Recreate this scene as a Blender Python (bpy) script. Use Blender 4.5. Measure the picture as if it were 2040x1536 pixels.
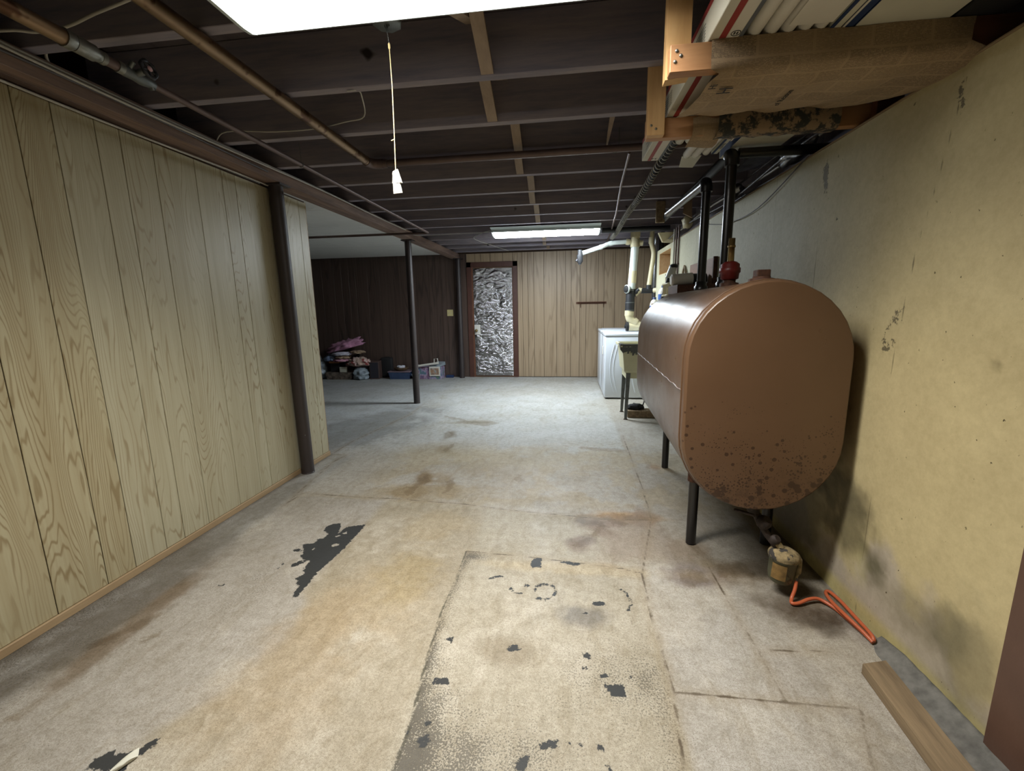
import bpy, bmesh, math, random
import numpy as np
from mathutils import Vector, Matrix, noise as mnoise
random.seed(7); np.random.seed(7)
PI = math.pi
S = bpy.context.scene
for o in list(bpy.data.objects): bpy.data.objects.remove(o)
C = S.collection

# ---------------------------------------------------------------- camera
cd = bpy.data.cameras.new('camera'); cam = bpy.data.objects.new('camera', cd); C.objects.link(cam)
R_, U_, W_ = Vector((.9917, .1250, -.0172)), Vector((-.0052, .1775, .9841)), Vector((-.1260, .9759, -.1767))
W_.normalize(); R_ = (R_ - W_*R_.dot(W_)).normalized(); U_ = R_.cross(W_)
m = Matrix((R_, U_, -W_)).transposed().to_4x4(); m.translation = (0, 0, 1.2699)
cam.matrix_world = m
cd.sensor_fit = 'HORIZONTAL'; cd.sensor_width = 36; cd.lens = 36*857.15/2040
cd.clip_start = .02; cd.clip_end = 60
S.camera = cam

# ---------------------------------------------------------------- world, exposure
w = bpy.data.worlds.new('world'); S.world = w; w.use_nodes = True
bg = w.node_tree.nodes['Background']; bg.inputs[0].default_value = (.75, .87, 1, 1); bg.inputs[1].default_value = 3.0
S.view_settings.view_transform = 'Standard'; S.view_settings.look = 'None'
S.view_settings.gamma = 1; S.view_settings.use_curve_mapping = False
S.view_settings.exposure = 0.22
NEAR_E, FAR_E = 9.0, 66.0            # radiance of the two fluorescent lenses
NEAR_C, FAR_C = (1, .972, .912), (.84, .93, 1)
S.cycles.max_bounces = 10; S.cycles.diffuse_bounces = 7; S.cycles.caustics_reflective = False; S.cycles.caustics_refractive = False
S.cycles.sample_clamp_indirect = 6; S.cycles.use_denoising = True

# ---------------------------------------------------------------- node helpers
class NT:
    def __init__(s, name):
        s.m = bpy.data.materials.new(name); s.m.use_nodes = True; s.t = s.m.node_tree
        s.b = s.t.nodes['Principled BSDF']; s.out = s.t.nodes['Material Output']
        s._tc = None
    def n(s, typ, **kw):
        x = s.t.nodes.new('ShaderNode'+typ)
        for k, v in kw.items(): setattr(x, k, v)
        return x
    def put(s, sock, v):
        if v is None: return
        if isinstance(v, bpy.types.NodeSocket): s.t.links.new(v, sock)
        elif isinstance(v, (tuple, list)):
            v = tuple(v)
            if len(sock.default_value) == 4 and len(v) == 3: v += (1,)
            sock.default_value = v
        else: sock.default_value = v
    def obj(s):
        if not s._tc: s._tc = s.n('TexCoord')
        return s._tc.outputs['Object']
    def attr(s, name, vec=False):
        a = s.n('Attribute'); a.attribute_name = name
        return a.outputs['Color' if vec else 'Fac']
    def vmap(s, sc=(1, 1, 1), loc=(0, 0, 0), v=None):
        q = s.n('Mapping'); s.put(q.inputs['Vector'], v or s.obj()); q.inputs['Scale'].default_value = sc
        s.put(q.inputs['Location'], loc); return q.outputs[0]
    def noise(s, scale, det=3, rough=.55, v=None, dist=0, w=None):
        q = s.n('TexNoise'); 
        if w is not None: q.noise_dimensions = '4D'; s.put(q.inputs['W'], w)
        s.put(q.inputs['Vector'], v or s.obj())
        q.inputs['Scale'].default_value = scale; q.inputs['Detail'].default_value = det
        q.inputs['Roughness'].default_value = rough; q.inputs['Distortion'].default_value = dist
        return q.outputs['Fac']
    def math(s, op, a, b=None, c=None, clamp=False):
        q = s.n('Math', operation=op, use_clamp=clamp)
        s.put(q.inputs[0], a); s.put(q.inputs[1], b); s.put(q.inputs[2], c); return q.outputs[0]
    def step(s, v, a, b, smooth=True):
        q = s.n('MapRange', interpolation_type='SMOOTHSTEP' if smooth else 'LINEAR')
        s.put(q.inputs['Value'], v); q.inputs['From Min'].default_value = a; q.inputs['From Max'].default_value = b
        return q.outputs['Result']
    def rng(s, v, a, b, c, d):
        q = s.n('MapRange'); s.put(q.inputs['Value'], v)
        for k, x in zip(('From Min', 'From Max', 'To Min', 'To Max'), (a, b, c, d)): q.inputs[k].default_value = x
        return q.outputs['Result']
    def mix(s, f, a, b, mode='MIX'):
        q = s.n('Mix', data_type='RGBA', blend_type=mode, clamp_factor=True)
        s.put(q.inputs[0], f); s.put(q.inputs[6], a); s.put(q.inputs[7], b); return q.outputs[2]
    def ramp(s, v, stops):
        q = s.n('ValToRGB'); s.put(q.inputs[0], v); e = q.color_ramp.elements
        while len(e) < len(stops): e.new(.5)
        for k, (p, c) in enumerate(stops):
            e[k].position = p; e[k].color = tuple(c)+(1,) if len(c) == 3 else c
        return q.outputs[0]
    def bump(s, h, st=.3, d=.01, nrm=None):
        q = s.n('Bump'); s.put(q.inputs['Height'], h); q.inputs['Strength'].default_value = st; q.inputs['Distance'].default_value = d
        if nrm: s.put(q.inputs['Normal'], nrm)
        return q.outputs[0]
    def fin(s, col=None, rough=.6, metal=0, nrm=None, spec=None):
        s.put(s.b.inputs['Base Color'], col); s.put(s.b.inputs['Roughness'], rough); s.put(s.b.inputs['Metallic'], metal)
        if nrm: s.put(s.b.inputs['Normal'], nrm)
        if spec is not None: s.put(s.b.inputs['Specular IOR Level'], spec)
        return s.m

def sr(r, g, b):   # sRGB 0-255 to linear
    f = lambda c: (c/255/12.92) if c/255 <= .04045 else ((c/255+.055)/1.055)**2.4
    return (f(r), f(g), f(b))

def plain(name, col, rough=.6, metal=0, var=.12, scale=9, bump=.1, bscale=60, spec=None, spots=None):
    t = NT(name)
    n1 = t.noise(scale, 4)
    c = t.mix(1, col, t.ramp(n1, [(.25, (1-var*2,)*3), (.75, (1, 1, 1))]), 'MULTIPLY')
    if spots: c = t.mix(t.step(t.noise(spots[1], 3), spots[2], spots[2]+.05), c, spots[0])
    nb = t.bump(t.noise(bscale, 3), bump, .004) if bump else None
    return t.fin(c, rough, metal, nb, spec)

def wood(name, c1, c2, sc=(18, 18, 1.6), rough=.6, knots=None, axis='z', bump=.15, contrast=1):
    t = NT(name)
    r = t.n('ObjectInfo').outputs['Random']; wv = t.math('MULTIPLY', r, 40)
    if axis == 'x': sc = (sc[2], sc[0], sc[1])
    if axis == 'y': sc = (sc[0], sc[2], sc[1])
    v = t.vmap(sc)
    a = t.noise(1, 4, .6, v=v, w=wv); b = t.noise(3.5, 5, .7, v=v, w=wv)
    f = t.math('ADD', t.math('MULTIPLY', a, .6), t.math('MULTIPLY', b, .4))
    c = t.ramp(f, [(.5-.14/contrast, c1), (.5+.14/contrast, c2)])
    if knots:
        k = t.noise(5, 2, .5, v=t.vmap((1, 1, 1)), w=t.math('ADD', wv, 3.3))
        c = t.mix(t.step(k, .70, .74), c, knots)
    return t.fin(c, rough, 0, t.bump(f, bump, .003))

# ---------------------------------------------------------------- mesh helpers
class MB:
    def __init__(s): s.v = []; s.f = []; s.sm = []
    def add(s, vs, fs, smooth=False, M=None):
        o = len(s.v)
        s.v += [tuple(M @ Vector(q)) if M else tuple(q) for q in vs]
        s.f += [tuple(i+o for i in f) for f in fs]; s.sm += [smooth]*len(fs); return s
    def box(s, a, b, bev=0, M=None, seg=1):
        bm = bmesh.new(); bmesh.ops.create_cube(bm, size=1)
        for q in bm.verts: q.co = Vector([(a[i]+b[i])/2 + q.co[i]*(b[i]-a[i]) for i in range(3)])
        if bev: bmesh.ops.bevel(bm, geom=bm.edges[:], offset=bev, segments=seg, affect='EDGES', profile=.5, clamp_overlap=True)
        bm.verts.index_update()
        s.add([q.co[:] for q in bm.verts], [[q.index for q in f.verts] for f in bm.faces], seg > 1, M); bm.free(); return s
    def hexa(s, lo, hi, M=None):      # 4 bottom points, 4 top points
        s.add(list(lo)+list(hi), [(3, 2, 1, 0), (4, 5, 6, 7), (0, 1, 5, 4), (1, 2, 6, 5), (2, 3, 7, 6), (3, 0, 4, 7)], False, M); return s
    def tube(s, pts, r, n=12, caps=True, M=None, closed=False):
        pts = [Vector(q) for q in pts]; N = len(pts)
        rs = r if isinstance(r, (list, tuple)) else [r]*N
        vs, fs = [], []; up = None
        for i, q in enumerate(pts):
            if closed: d = (pts[(i+1) % N]-pts[i-1])
            else: d = (pts[min(i+1, N-1)]-pts[max(i-1, 0)])
            d.normalize()
            if up is None: up = Vector((0, 0, 1)) if abs(d.z) < .9 else Vector((1, 0, 0))
            x = up - d*up.dot(d)
            if x.length < 1e-4: x = d.orthogonal()
            x.normalize(); y = d.cross(x); up = x
            for k in range(n):
                a = 2*PI*k/n; vs.append(q + (x*math.cos(a)+y*math.sin(a))*rs[i])
        for i in range(N if closed else N-1):
            j = (i+1) % N
            for k in range(n): fs.append((i*n+k, i*n+(k+1) % n, j*n+(k+1) % n, j*n+k))
        s.add(vs, fs, True, M)
        if caps and not closed: s.add(vs, [tuple(range(n-1, -1, -1)), tuple((N-1)*n+k for k in range(n))], False, M)
        return s
    def lathe(s, prof, n=20, M=None, o=(0, 0, 0)):     # prof: (r, z)
        vs = [(o[0]+r*math.cos(2*PI*k/n), o[1]+r*math.sin(2*PI*k/n), o[2]+z) for r, z in prof for k in range(n)]
        fs = [(i*n+k, i*n+(k+1) % n, (i+1)*n+(k+1) % n, (i+1)*n+k) for i in range(len(prof)-1) for k in range(n)]
        s.add(vs, fs, True, M)
        L = len(prof)-1
        s.add([vs[k] for k in range(n)], [tuple(range(n-1, -1, -1))], False, M); s.add([vs[L*n+k] for k in range(n)], [tuple(range(n))], False, M)
        return s
    def prism(s, poly, a, b, axis='z', M=None):
        f = {'z': lambda p, h: (p[0], p[1], h), 'y': lambda p, h: (p[0], h, p[1]), 'x': lambda p, h: (h, p[0], p[1])}[axis]
        n = len(poly); vs = [f(p, a) for p in poly]+[f(p, b) for p in poly]
        fs = [tuple(range(n-1, -1, -1)), tuple(range(n, 2*n))]+[(k, (k+1) % n, n+(k+1) % n, n+k) for k in range(n)]
        s.add(vs, fs, False, M); return s
    def build(s, name, mat, parent=None, loc=None, rot=None):
        me = bpy.data.meshes.new(name); me.from_pydata([tuple(q) for q in s.v], [], s.f)
        me.polygons.foreach_set('use_smooth', s.sm)
        bm = bmesh.new(); bm.from_mesh(me); bmesh.ops.recalc_face_normals(bm, faces=bm.faces[:]); bm.to_mesh(me); bm.free()
        me.materials.append(mat)
        o = bpy.data.objects.new(name, me); C.objects.link(o)
        if parent: o.parent = parent
        if loc: o.location = loc
        if rot: o.rotation_euler = rot
        return o
def box(name, mat, a, b, parent=None, bev=0, **k): return MB().box(a, b, bev).build(name, mat, parent, **k)
def tag(o, label, cat, group=None, kind=None):
    o['label'] = label; o['category'] = cat
    if group: o['group'] = group
    if kind: o['kind'] = kind
    return o
def struct(o): o['kind'] = 'structure'; return o
def empty(name, loc=(0, 0, 0), rz=0):
    o = bpy.data.objects.new(name, None); C.objects.link(o); o.location = loc; o.rotation_euler = (0, 0, rz); o.empty_display_size = .05; return o
def thing(name, loc, label, cat, group=None, rz=0): return tag(empty(name, loc, rz), label, cat, group)
def rotM(loc, e): 
    from mathutils import Euler
    return Matrix.Translation(loc) @ Euler(e).to_matrix().to_4x4()
def arc(c, r, a0, a1, n, ax=(0, 1)):  # arc points in a coordinate plane
    out = []
    for k in range(n+1):
        a = a0+(a1-a0)*k/n; q = list(c); q[ax[0]] += r*math.cos(a); q[ax[1]] += r*math.sin(a); out.append(tuple(q))
    return out
def spline(pts, n=6):
    P = [Vector(q) for q in pts]; P = [P[0]*2-P[1]]+P+[P[-1]*2-P[-2]]; out = []
    for i in range(1, len(P)-2):
        for k in range(n):
            t = k/n; a, b, c, d = P[i-1], P[i], P[i+1], P[i+2]
            out.append(.5*((2*b)+(c-a)*t+(2*a-5*b+4*c-d)*t*t+(3*b-a-3*c+d)*t**3))
    return out+[P[-2]]
def text(s, size, mat, name, parent, M, ext=.0004, align='LEFT'):
    cu = bpy.data.curves.new('t', 'FONT'); cu.body = s; cu.size = size; cu.extrude = ext; cu.align_x = align
    t = bpy.data.objects.new('t', cu); C.objects.link(t)
    dg = bpy.context.evaluated_depsgraph_get(); dg.update()
    me = bpy.data.meshes.new_from_object(t.evaluated_get(dg)); bpy.data.objects.remove(t)
    me.transform(M); me.materials.clear(); me.materials.append(mat)
    o = bpy.data.objects.new(name, me); C.objects.link(o)
    if parent: o.parent = parent
    return o
def lump(loc, dim, mat, name, parent=None, amp=.25, freq=2.2, seed=0, sub=4, rz=0, flat=True, fold=0):
    bm = bmesh.new(); bmesh.ops.create_icosphere(bm, subdivisions=sub, radius=1)
    for q in bm.verts:
        d = q.co.normalized(); n1 = mnoise.noise(d*freq+Vector((seed, 0, 0))); n2 = mnoise.noise(d*freq*2.7+Vector((0, seed, 5)))
        k = 1+amp*n1+amp*.5*n2
        if fold: k += fold*(abs(mnoise.noise(Vector((d.x*5, d.y*5, d.z*1.5+seed))))-.2)
        q.co = d*k
        if flat and q.co.z < -.55: q.co.z = -.55-(-q.co.z-.55)*.12
    z0 = min(q.co.z for q in bm.verts)
    for q in bm.verts: q.co.z -= z0
    for q in bm.verts: q.co = Vector((q.co.x*dim[0]/2, q.co.y*dim[1]/2, q.co.z*dim[2]/1.7))
    me = bpy.data.meshes.new(name); bm.to_mesh(me); bm.free()
    me.polygons.foreach_set('use_smooth', [True]*len(me.polygons)); me.materials.append(mat)
    o = bpy.data.objects.new(name, me); C.objects.link(o); o.location = loc; o.rotation_euler = (0, 0, rz)
    if parent: o.parent = parent
    return o

# ---------------------------------------------------------------- materials
def oak_panel(name, base, line, dark, N=15, ys=3.4, zs=.42, lw=.2, rough=.42, pore=.5):
    t = NT(name); r = t.n('ObjectInfo').outputs['Random']; wv = t.math('MULTIPLY', r, 57)
    v = t.vmap((ys, ys, zs)); h = t.noise(1, 1.6, .5, v=v, w=wv, dist=.25)
    h = t.math('ADD', h, t.math('MULTIPLY', t.noise(5, 2, .5, v=v, w=wv), .05))
    s = t.math('ABSOLUTE', t.math('SUBTRACT', t.math('FRACT', t.math('MULTIPLY', h, N)), .5))
    ln = t.step(s, lw, .02)
    fade = t.step(t.noise(1.7, 2, v=t.vmap((3, 3, .6)), w=wv), .32, .62)
    band = t.step(t.noise(1, 3, v=t.vmap((26, 26, .5)), w=wv), .3, .7)
    fine = t.step(t.noise(1, 3, .7, v=t.vmap((70, 70, 1.2))), .38, .66)
    c = t.mix(band, base, t.mix(.42, base, dark)); c = t.mix(t.math('MULTIPLY', fine, .22), c, dark)
    c = t.mix(t.math('MULTIPLY', ln, t.math('MULTIPLY_ADD', fade, .6, .12)), c, line)
    pr = t.step(t.noise(1, 2, v=t.vmap((260, 260, 9))), .60, .70)
    c = t.mix(t.math('MULTIPLY', pr, pore*.35), c, dark)
    return t.fin(c, rough, 0, t.bump(s, .06, .002))

M = {}
M['oak'] = oak_panel('light oak panelling', sr(182, 176, 150), sr(134, 116, 82), sr(152, 140, 108), N=46, ys=4.2, zs=.5, lw=.15)
M['oak_warm'] = oak_panel('yellower oak panelling', sr(176, 167, 136), sr(124, 104, 68), sr(146, 128, 92), N=64, ys=4.6, zs=.55, lw=.22)
M['tan'] = oak_panel('grey tan back panelling', sr(172, 151, 124), sr(132, 112, 88), sr(140, 119, 94), N=10, ys=5, zs=.4)
M['walnut'] = oak_panel('dark walnut panelling', sr(92, 76, 68), sr(58, 48, 45), sr(66, 53, 48), N=9, ys=6, zs=.35, rough=.33)
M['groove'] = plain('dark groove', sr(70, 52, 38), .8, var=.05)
M['trimwood'] = wood('tan trim wood', sr(144, 120, 88), sr(168, 144, 110), axis='y')
M['brownedge'] = plain('brown edge strip', sr(96, 66, 42), .6)
M['joist'] = wood('joist wood', sr(116, 112, 126), sr(152, 142, 144), axis='x', knots=sr(46, 38, 38), rough=.8)
M['brace'] = wood('brace wood', sr(140, 124, 110), sr(164, 146, 128), axis='y', rough=.8)
M['beam'] = wood('beam wood', sr(104, 86, 78), sr(140, 116, 102), axis='y', rough=.75, contrast=1.4)
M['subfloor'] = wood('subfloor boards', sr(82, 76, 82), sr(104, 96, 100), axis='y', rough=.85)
M['pine'] = wood('orange pine', sr(190, 150, 98), sr(212, 174, 122), axis='z', rough=.5)
M['pinex'] = wood('orange pine across', sr(160, 116, 78), sr(186, 142, 100), axis='x', rough=.5)
M['brownpine'] = wood('brown stained pine', sr(88, 54, 36), sr(116, 74, 50), axis='x', rough=.5)
M['oldwood'] = wood('weathered stud wood', sr(100, 84, 64), sr(146, 126, 98), axis='y', knots=sr(50, 38, 26), rough=.85, contrast=1.3)
M['whiteceil'] = plain('white ceiling panels', sr(226, 226, 222), .7, var=.04)
M['foil'] = None
M['column'] = plain('brown black painted steel column', sr(54, 46, 45), .5, var=.06, spec=.6)
M['black'] = plain('black iron pipe', sr(13, 13, 17), .3, var=.05, bump=.03, spec=.7)
M['blackplastic'] = plain('black plastic', sr(30, 31, 34), .55, var=.05)
M['copper'] = plain('tarnished copper', sr(152, 126, 98), .38, .85, var=.16, scale=6, spots=(sr(92, 66, 48), 8, .56))
M['copperdull'] = plain('dull brown copper', sr(108, 90, 84), .5, .5, var=.16, scale=6)
M['solder'] = plain('grey solder', sr(150, 148, 138), .4, .8, var=.2, scale=40)
M['steel'] = plain('galvanised steel', sr(120, 124, 122), .45, .7, var=.2, scale=20)
M['duct'] = plain('shiny duct metal', sr(190, 192, 196), .22, .95, var=.08)
M['whitemetal'] = plain('white enamel', sr(216, 222, 230), .28, var=.02, bump=0, spec=.6)
M['fixture'] = plain('off white fixture metal', sr(186, 196, 196), .5, var=.04)
M['pvc'] = plain('cream pvc', sr(206, 196, 160), .4, var=.08, bump=.03)
M['pvcwhite'] = plain('white pvc', sr(200, 208, 204), .4, var=.06, bump=.03)
M['tub'] = plain('cream plastic tub', sr(206, 202, 168), .5, var=.06)
M['tape'] = plain('grey duct tape', sr(88, 90, 88), .5, var=.2, scale=14)
M['cable'] = plain('off white cable', sr(186, 182, 172), .5, var=.1)
M['cabledark'] = plain('grey cable', sr(84, 80, 82), .5, var=.1)
M['white'] = plain('white paper', sr(216, 212, 202), .7, var=.05)
M['whitecard'] = plain('white carton', sr(202, 200, 184), .6, var=.05)
M['redcard'] = plain('red carton print', sr(150, 52, 48), .6, var=.08)
M['greycard'] = plain('grey carton print', sr(96, 100, 106), .6, var=.08)
M['bluecard'] = plain('navy carton print', sr(30, 52, 92), .6, var=.1)
M['ink'] = plain('dark print ink', sr(44, 42, 44), .7, var=.1, bump=0)
M['string'] = plain('pale string', sr(216, 196, 140), .8)
M['brass'] = plain('brass', sr(156, 134, 90), .4, .8)
M['redvalve'] = plain('dark red enamel', sr(112, 34, 32), .4, var=.15, scale=30)
M['rust'] = plain('rusty iron', sr(92, 58, 40), .75, .1, var=.35, scale=60, bump=.4)
M['orange'] = plain('orange plastic hose', sr(192, 98, 62), .4, var=.08)
M['darkrust'] = plain('dark rusty iron', sr(58, 46, 40), .7, .1, var=.35, scale=60, bump=.4)
M['crust'] = plain('crusty deposits', sr(172, 152, 112), .9, var=.4, scale=40, bump=.8, spots=(sr(60, 56, 52), 30, .55))
M['canister'] = plain('olive grey canister', sr(96, 96, 74), .5, var=.15, spots=(sr(60, 58, 46), 25, .6))
M['canlabel'] = plain('tan canister label', sr(140, 110, 62), .6, var=.3, scale=40)
M['brownpaint'] = plain('glossy brown paint', sr(100, 74, 62), .38, var=.08, scale=12)
M['mortar'] = plain('grey mortar', sr(128, 126, 120), .9, var=.3, scale=26, bump=.9, bscale=40)
M['darkstuff'] = plain('dark grime', sr(30, 29, 30), .8)
M['grille'] = plain('dark speaker cloth', sr(46, 44, 52), .9, var=.2, scale=200)
M['speakerwood'] = plain('dark speaker wood', sr(84, 66, 60), .5)
M['bluebin'] = plain('blue plastic bin', sr(64, 82, 116), .35, var=.2, scale=12)
M['clearbin'] = plain('hazy plastic bin', sr(150, 134, 120), .3, var=.5, scale=16)
M['wicker'] = plain('wicker', sr(110, 84, 58), .8, var=.5, scale=60, bump=.8)
M['pink'] = plain('pink cloth', sr(196, 142, 170), .9, var=.2)
M['palepink'] = plain('pale pink cloth', sr(196, 158, 160), .9, var=.2)
M['whitecloth'] = plain('white cloth', sr(206, 206, 216), .9, var=.08)
M['bluebag'] = plain('blue grey plastic bag', sr(118, 134, 162), .35, var=.2)
M['palebag'] = plain('pale plastic bag', sr(164, 176, 184), .3, var=.3, scale=12)
M['beigecloth'] = plain('beige cloth', sr(172, 148, 122), .9, var=.2)
M['yellowed'] = plain('yellowed plate', sr(206, 192, 138), .4, var=.04)
M['silverfoil'] = plain('crumpled foil', sr(170, 172, 176), .28, .9, var=.3, scale=18, bump=1, bscale=22)

t = NT('foil insulation on door')      # crinkled reflective film
v = t.vmap((1, 1, 1))
wr = t.noise(7, 5, .6, v=t.vmap((.8, 1, 2.6)), dist=1.6); wr2 = t.noise(30, 3, .6, v=t.vmap((.7, 1, 1.7)), dist=.8)
rid = t.math('SUBTRACT', 1, t.math('ABSOLUTE', t.math('MULTIPLY', t.math('SUBTRACT', wr, .5), 7)), clamp=True)
n1 = t.bump(rid, .35, .02); n2 = t.bump(wr2, .25, .01, n1)
M['foil'] = t.fin(sr(178, 176, 176), .09, 1, n2)

def striped(name, cols, sc, ang=0):
    t = NT(name); q = t.n('Mapping'); t.put(q.inputs[0], t.obj()); q.inputs['Rotation'].default_value = (0, ang, .3)
    x = t.n('SeparateXYZ'); t.put(x.inputs[0], q.outputs[0])
    f = t.math('FRACT', t.math('MULTIPLY', t.math('ADD', x.outputs[0], t.math('MULTIPLY', t.noise(5, 2), .1)), sc))
    r = t.n('ValToRGB'); t.put(r.inputs[0], f); e = r.color_ramp; e.interpolation = 'CONSTANT'
    while len(e.elements) < len(cols): e.elements.new(.5)
    for k, c in enumerate(cols): e.elements[k].position = k/len(cols); e.elements[k].color = c+(1,)
    return t.fin(r.outputs[0], .9)
M['stripes'] = striped('striped blanket cloth', [sr(182, 160, 146), sr(176, 152, 138), sr(136, 62, 60), sr(196, 172, 164), sr(160, 140, 126)], 6, .6)
M['pinkstripe'] = striped('pink striped cloth', [sr(200, 150, 168), sr(96, 50, 62), sr(206, 160, 176)], 16, 1.3)

def lens(name, col, e):
    t = NT(name); t.b.inputs['Base Color'].default_value = (.8, .8, .78, 1)
    t.b.inputs['Emission Color'].default_value = col+(1,); t.b.inputs['Emission Strength'].default_value = e; return t.m
M['lens_near'] = lens('glowing near lens', NEAR_C, NEAR_E); M['lens_far'] = lens('glowing far lens', FAR_C, FAR_E)

t = NT('newsprint')                    # columns of small type on tan paper
v = t.obj(); sp = t.n('SeparateXYZ'); t.put(sp.inputs[0], v)
run = t.math('SUBTRACT', sp.outputs[1], sp.outputs[2]); colm = t.math('FRACT', t.math('MULTIPLY', run, 13)); gut = t.step(t.math('ABSOLUTE', t.math('SUBTRACT', colm, .5)), .44, .47)
blk = t.math('FRACT', t.math('ADD', t.math('MULTIPLY', sp.outputs[0], 6.3), t.math('MULTIPLY', t.math('FLOOR', t.math('MULTIPLY', run, 13)), .37))); gut2 = t.step(t.math('ABSOLUTE', t.math('SUBTRACT', blk, .5)), .46, .49)
row = t.math('FRACT', t.math('MULTIPLY', sp.outputs[0], 250)); rw = t.step(row, .35, .55)
wd = t.step(t.noise(1, 2, v=t.vmap((120, 420, 420))), .40, .50)
wnz = t.n('TexWhiteNoise'); cmb = t.n('CombineXYZ'); t.put(cmb.inputs[0], t.math('FLOOR', t.math('MULTIPLY', run, 13))); t.put(cmb.inputs[1], t.math('FLOOR', t.math('ADD', t.math('MULTIPLY', sp.outputs[0], 6.3), t.math('MULTIPLY', t.math('FLOOR', t.math('MULTIPLY', run, 13)), .37)))); t.put(wnz.inputs[0], cmb.outputs[0])
wd = t.math('MULTIPLY', wd, t.rng(wnz.outputs['Value'], 0, 1, .35, 1.0))
ink = t.math('MULTIPLY', t.math('MULTIPLY', rw, wd), t.math('MULTIPLY', t.math('SUBTRACT', 1, gut), t.math('SUBTRACT', 1, gut2)))
pic = t.step(t.noise(6, 2), .60, .62); pk = t.noise(60, 4, .7)
c = t.mix(t.math('MULTIPLY', ink, .75), t.mix(t.noise(5, 3), sr(150, 128, 100), sr(176, 154, 124)), sr(58, 50, 44))
M['news'] = t.fin(c, .9)
t = NT('dark printed newspaper')
c = t.mix(t.step(t.noise(26, 4, .7), .44, .56), sr(142, 122, 98), sr(52, 54, 52)); M['newsdark'] = t.fin(c, .9)

t = NT('oil tank paint')               # brown paint with rust spots towards the bottom
g = t.n('NewGeometry').outputs['Position']; sp = t.n('SeparateXYZ'); t.put(sp.inputs[0], g)
low = t.rng(sp.outputs[2], .95, .45, .0, .36)
vn = t.n('TexVoronoi'); t.put(vn.inputs['Vector'], t.obj()); vn.inputs['Scale'].default_value = 26
vr = t.math('MULTIPLY', vn.outputs['Distance'], t.rng(t.noise(5, 3), .3, .7, 2.2, .7))
thr = t.math('MULTIPLY', low, 1.15)
spot = t.step(t.math('SUBTRACT', vr, thr), .05, -.02)
vn2 = t.n('TexVoronoi'); t.put(vn2.inputs['Vector'], t.obj()); vn2.inputs['Scale'].default_value = 90
sp2 = t.step(t.math('SUBTRACT', t.math('MULTIPLY', vn2.outputs['Distance'], t.rng(t.noise(9, 3), .35, .65, 2.6, .6)), t.math('MULTIPLY', low, 1.3)), .05, -.02)
dirt = t.math('MULTIPLY', t.step(t.noise(10, 6, .75), .46, .66), t.rng(sp.outputs[2], .62, .40, 0, .8))
c = t.mix(t.noise(3, 4), sr(96, 71, 51), sr(110, 83, 61))
c = t.mix(t.math('MULTIPLY', t.math('MAXIMUM', spot, sp2), .72), c, sr(52, 34, 26)); c = t.mix(dirt, c, sr(60, 44, 32))
M['tank'] = t.fin(c, t.rng(t.noise(4, 4), .3, .7, .27, .42), 0, t.bump(t.noise(30, 3), .12, .003), .5)

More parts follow.
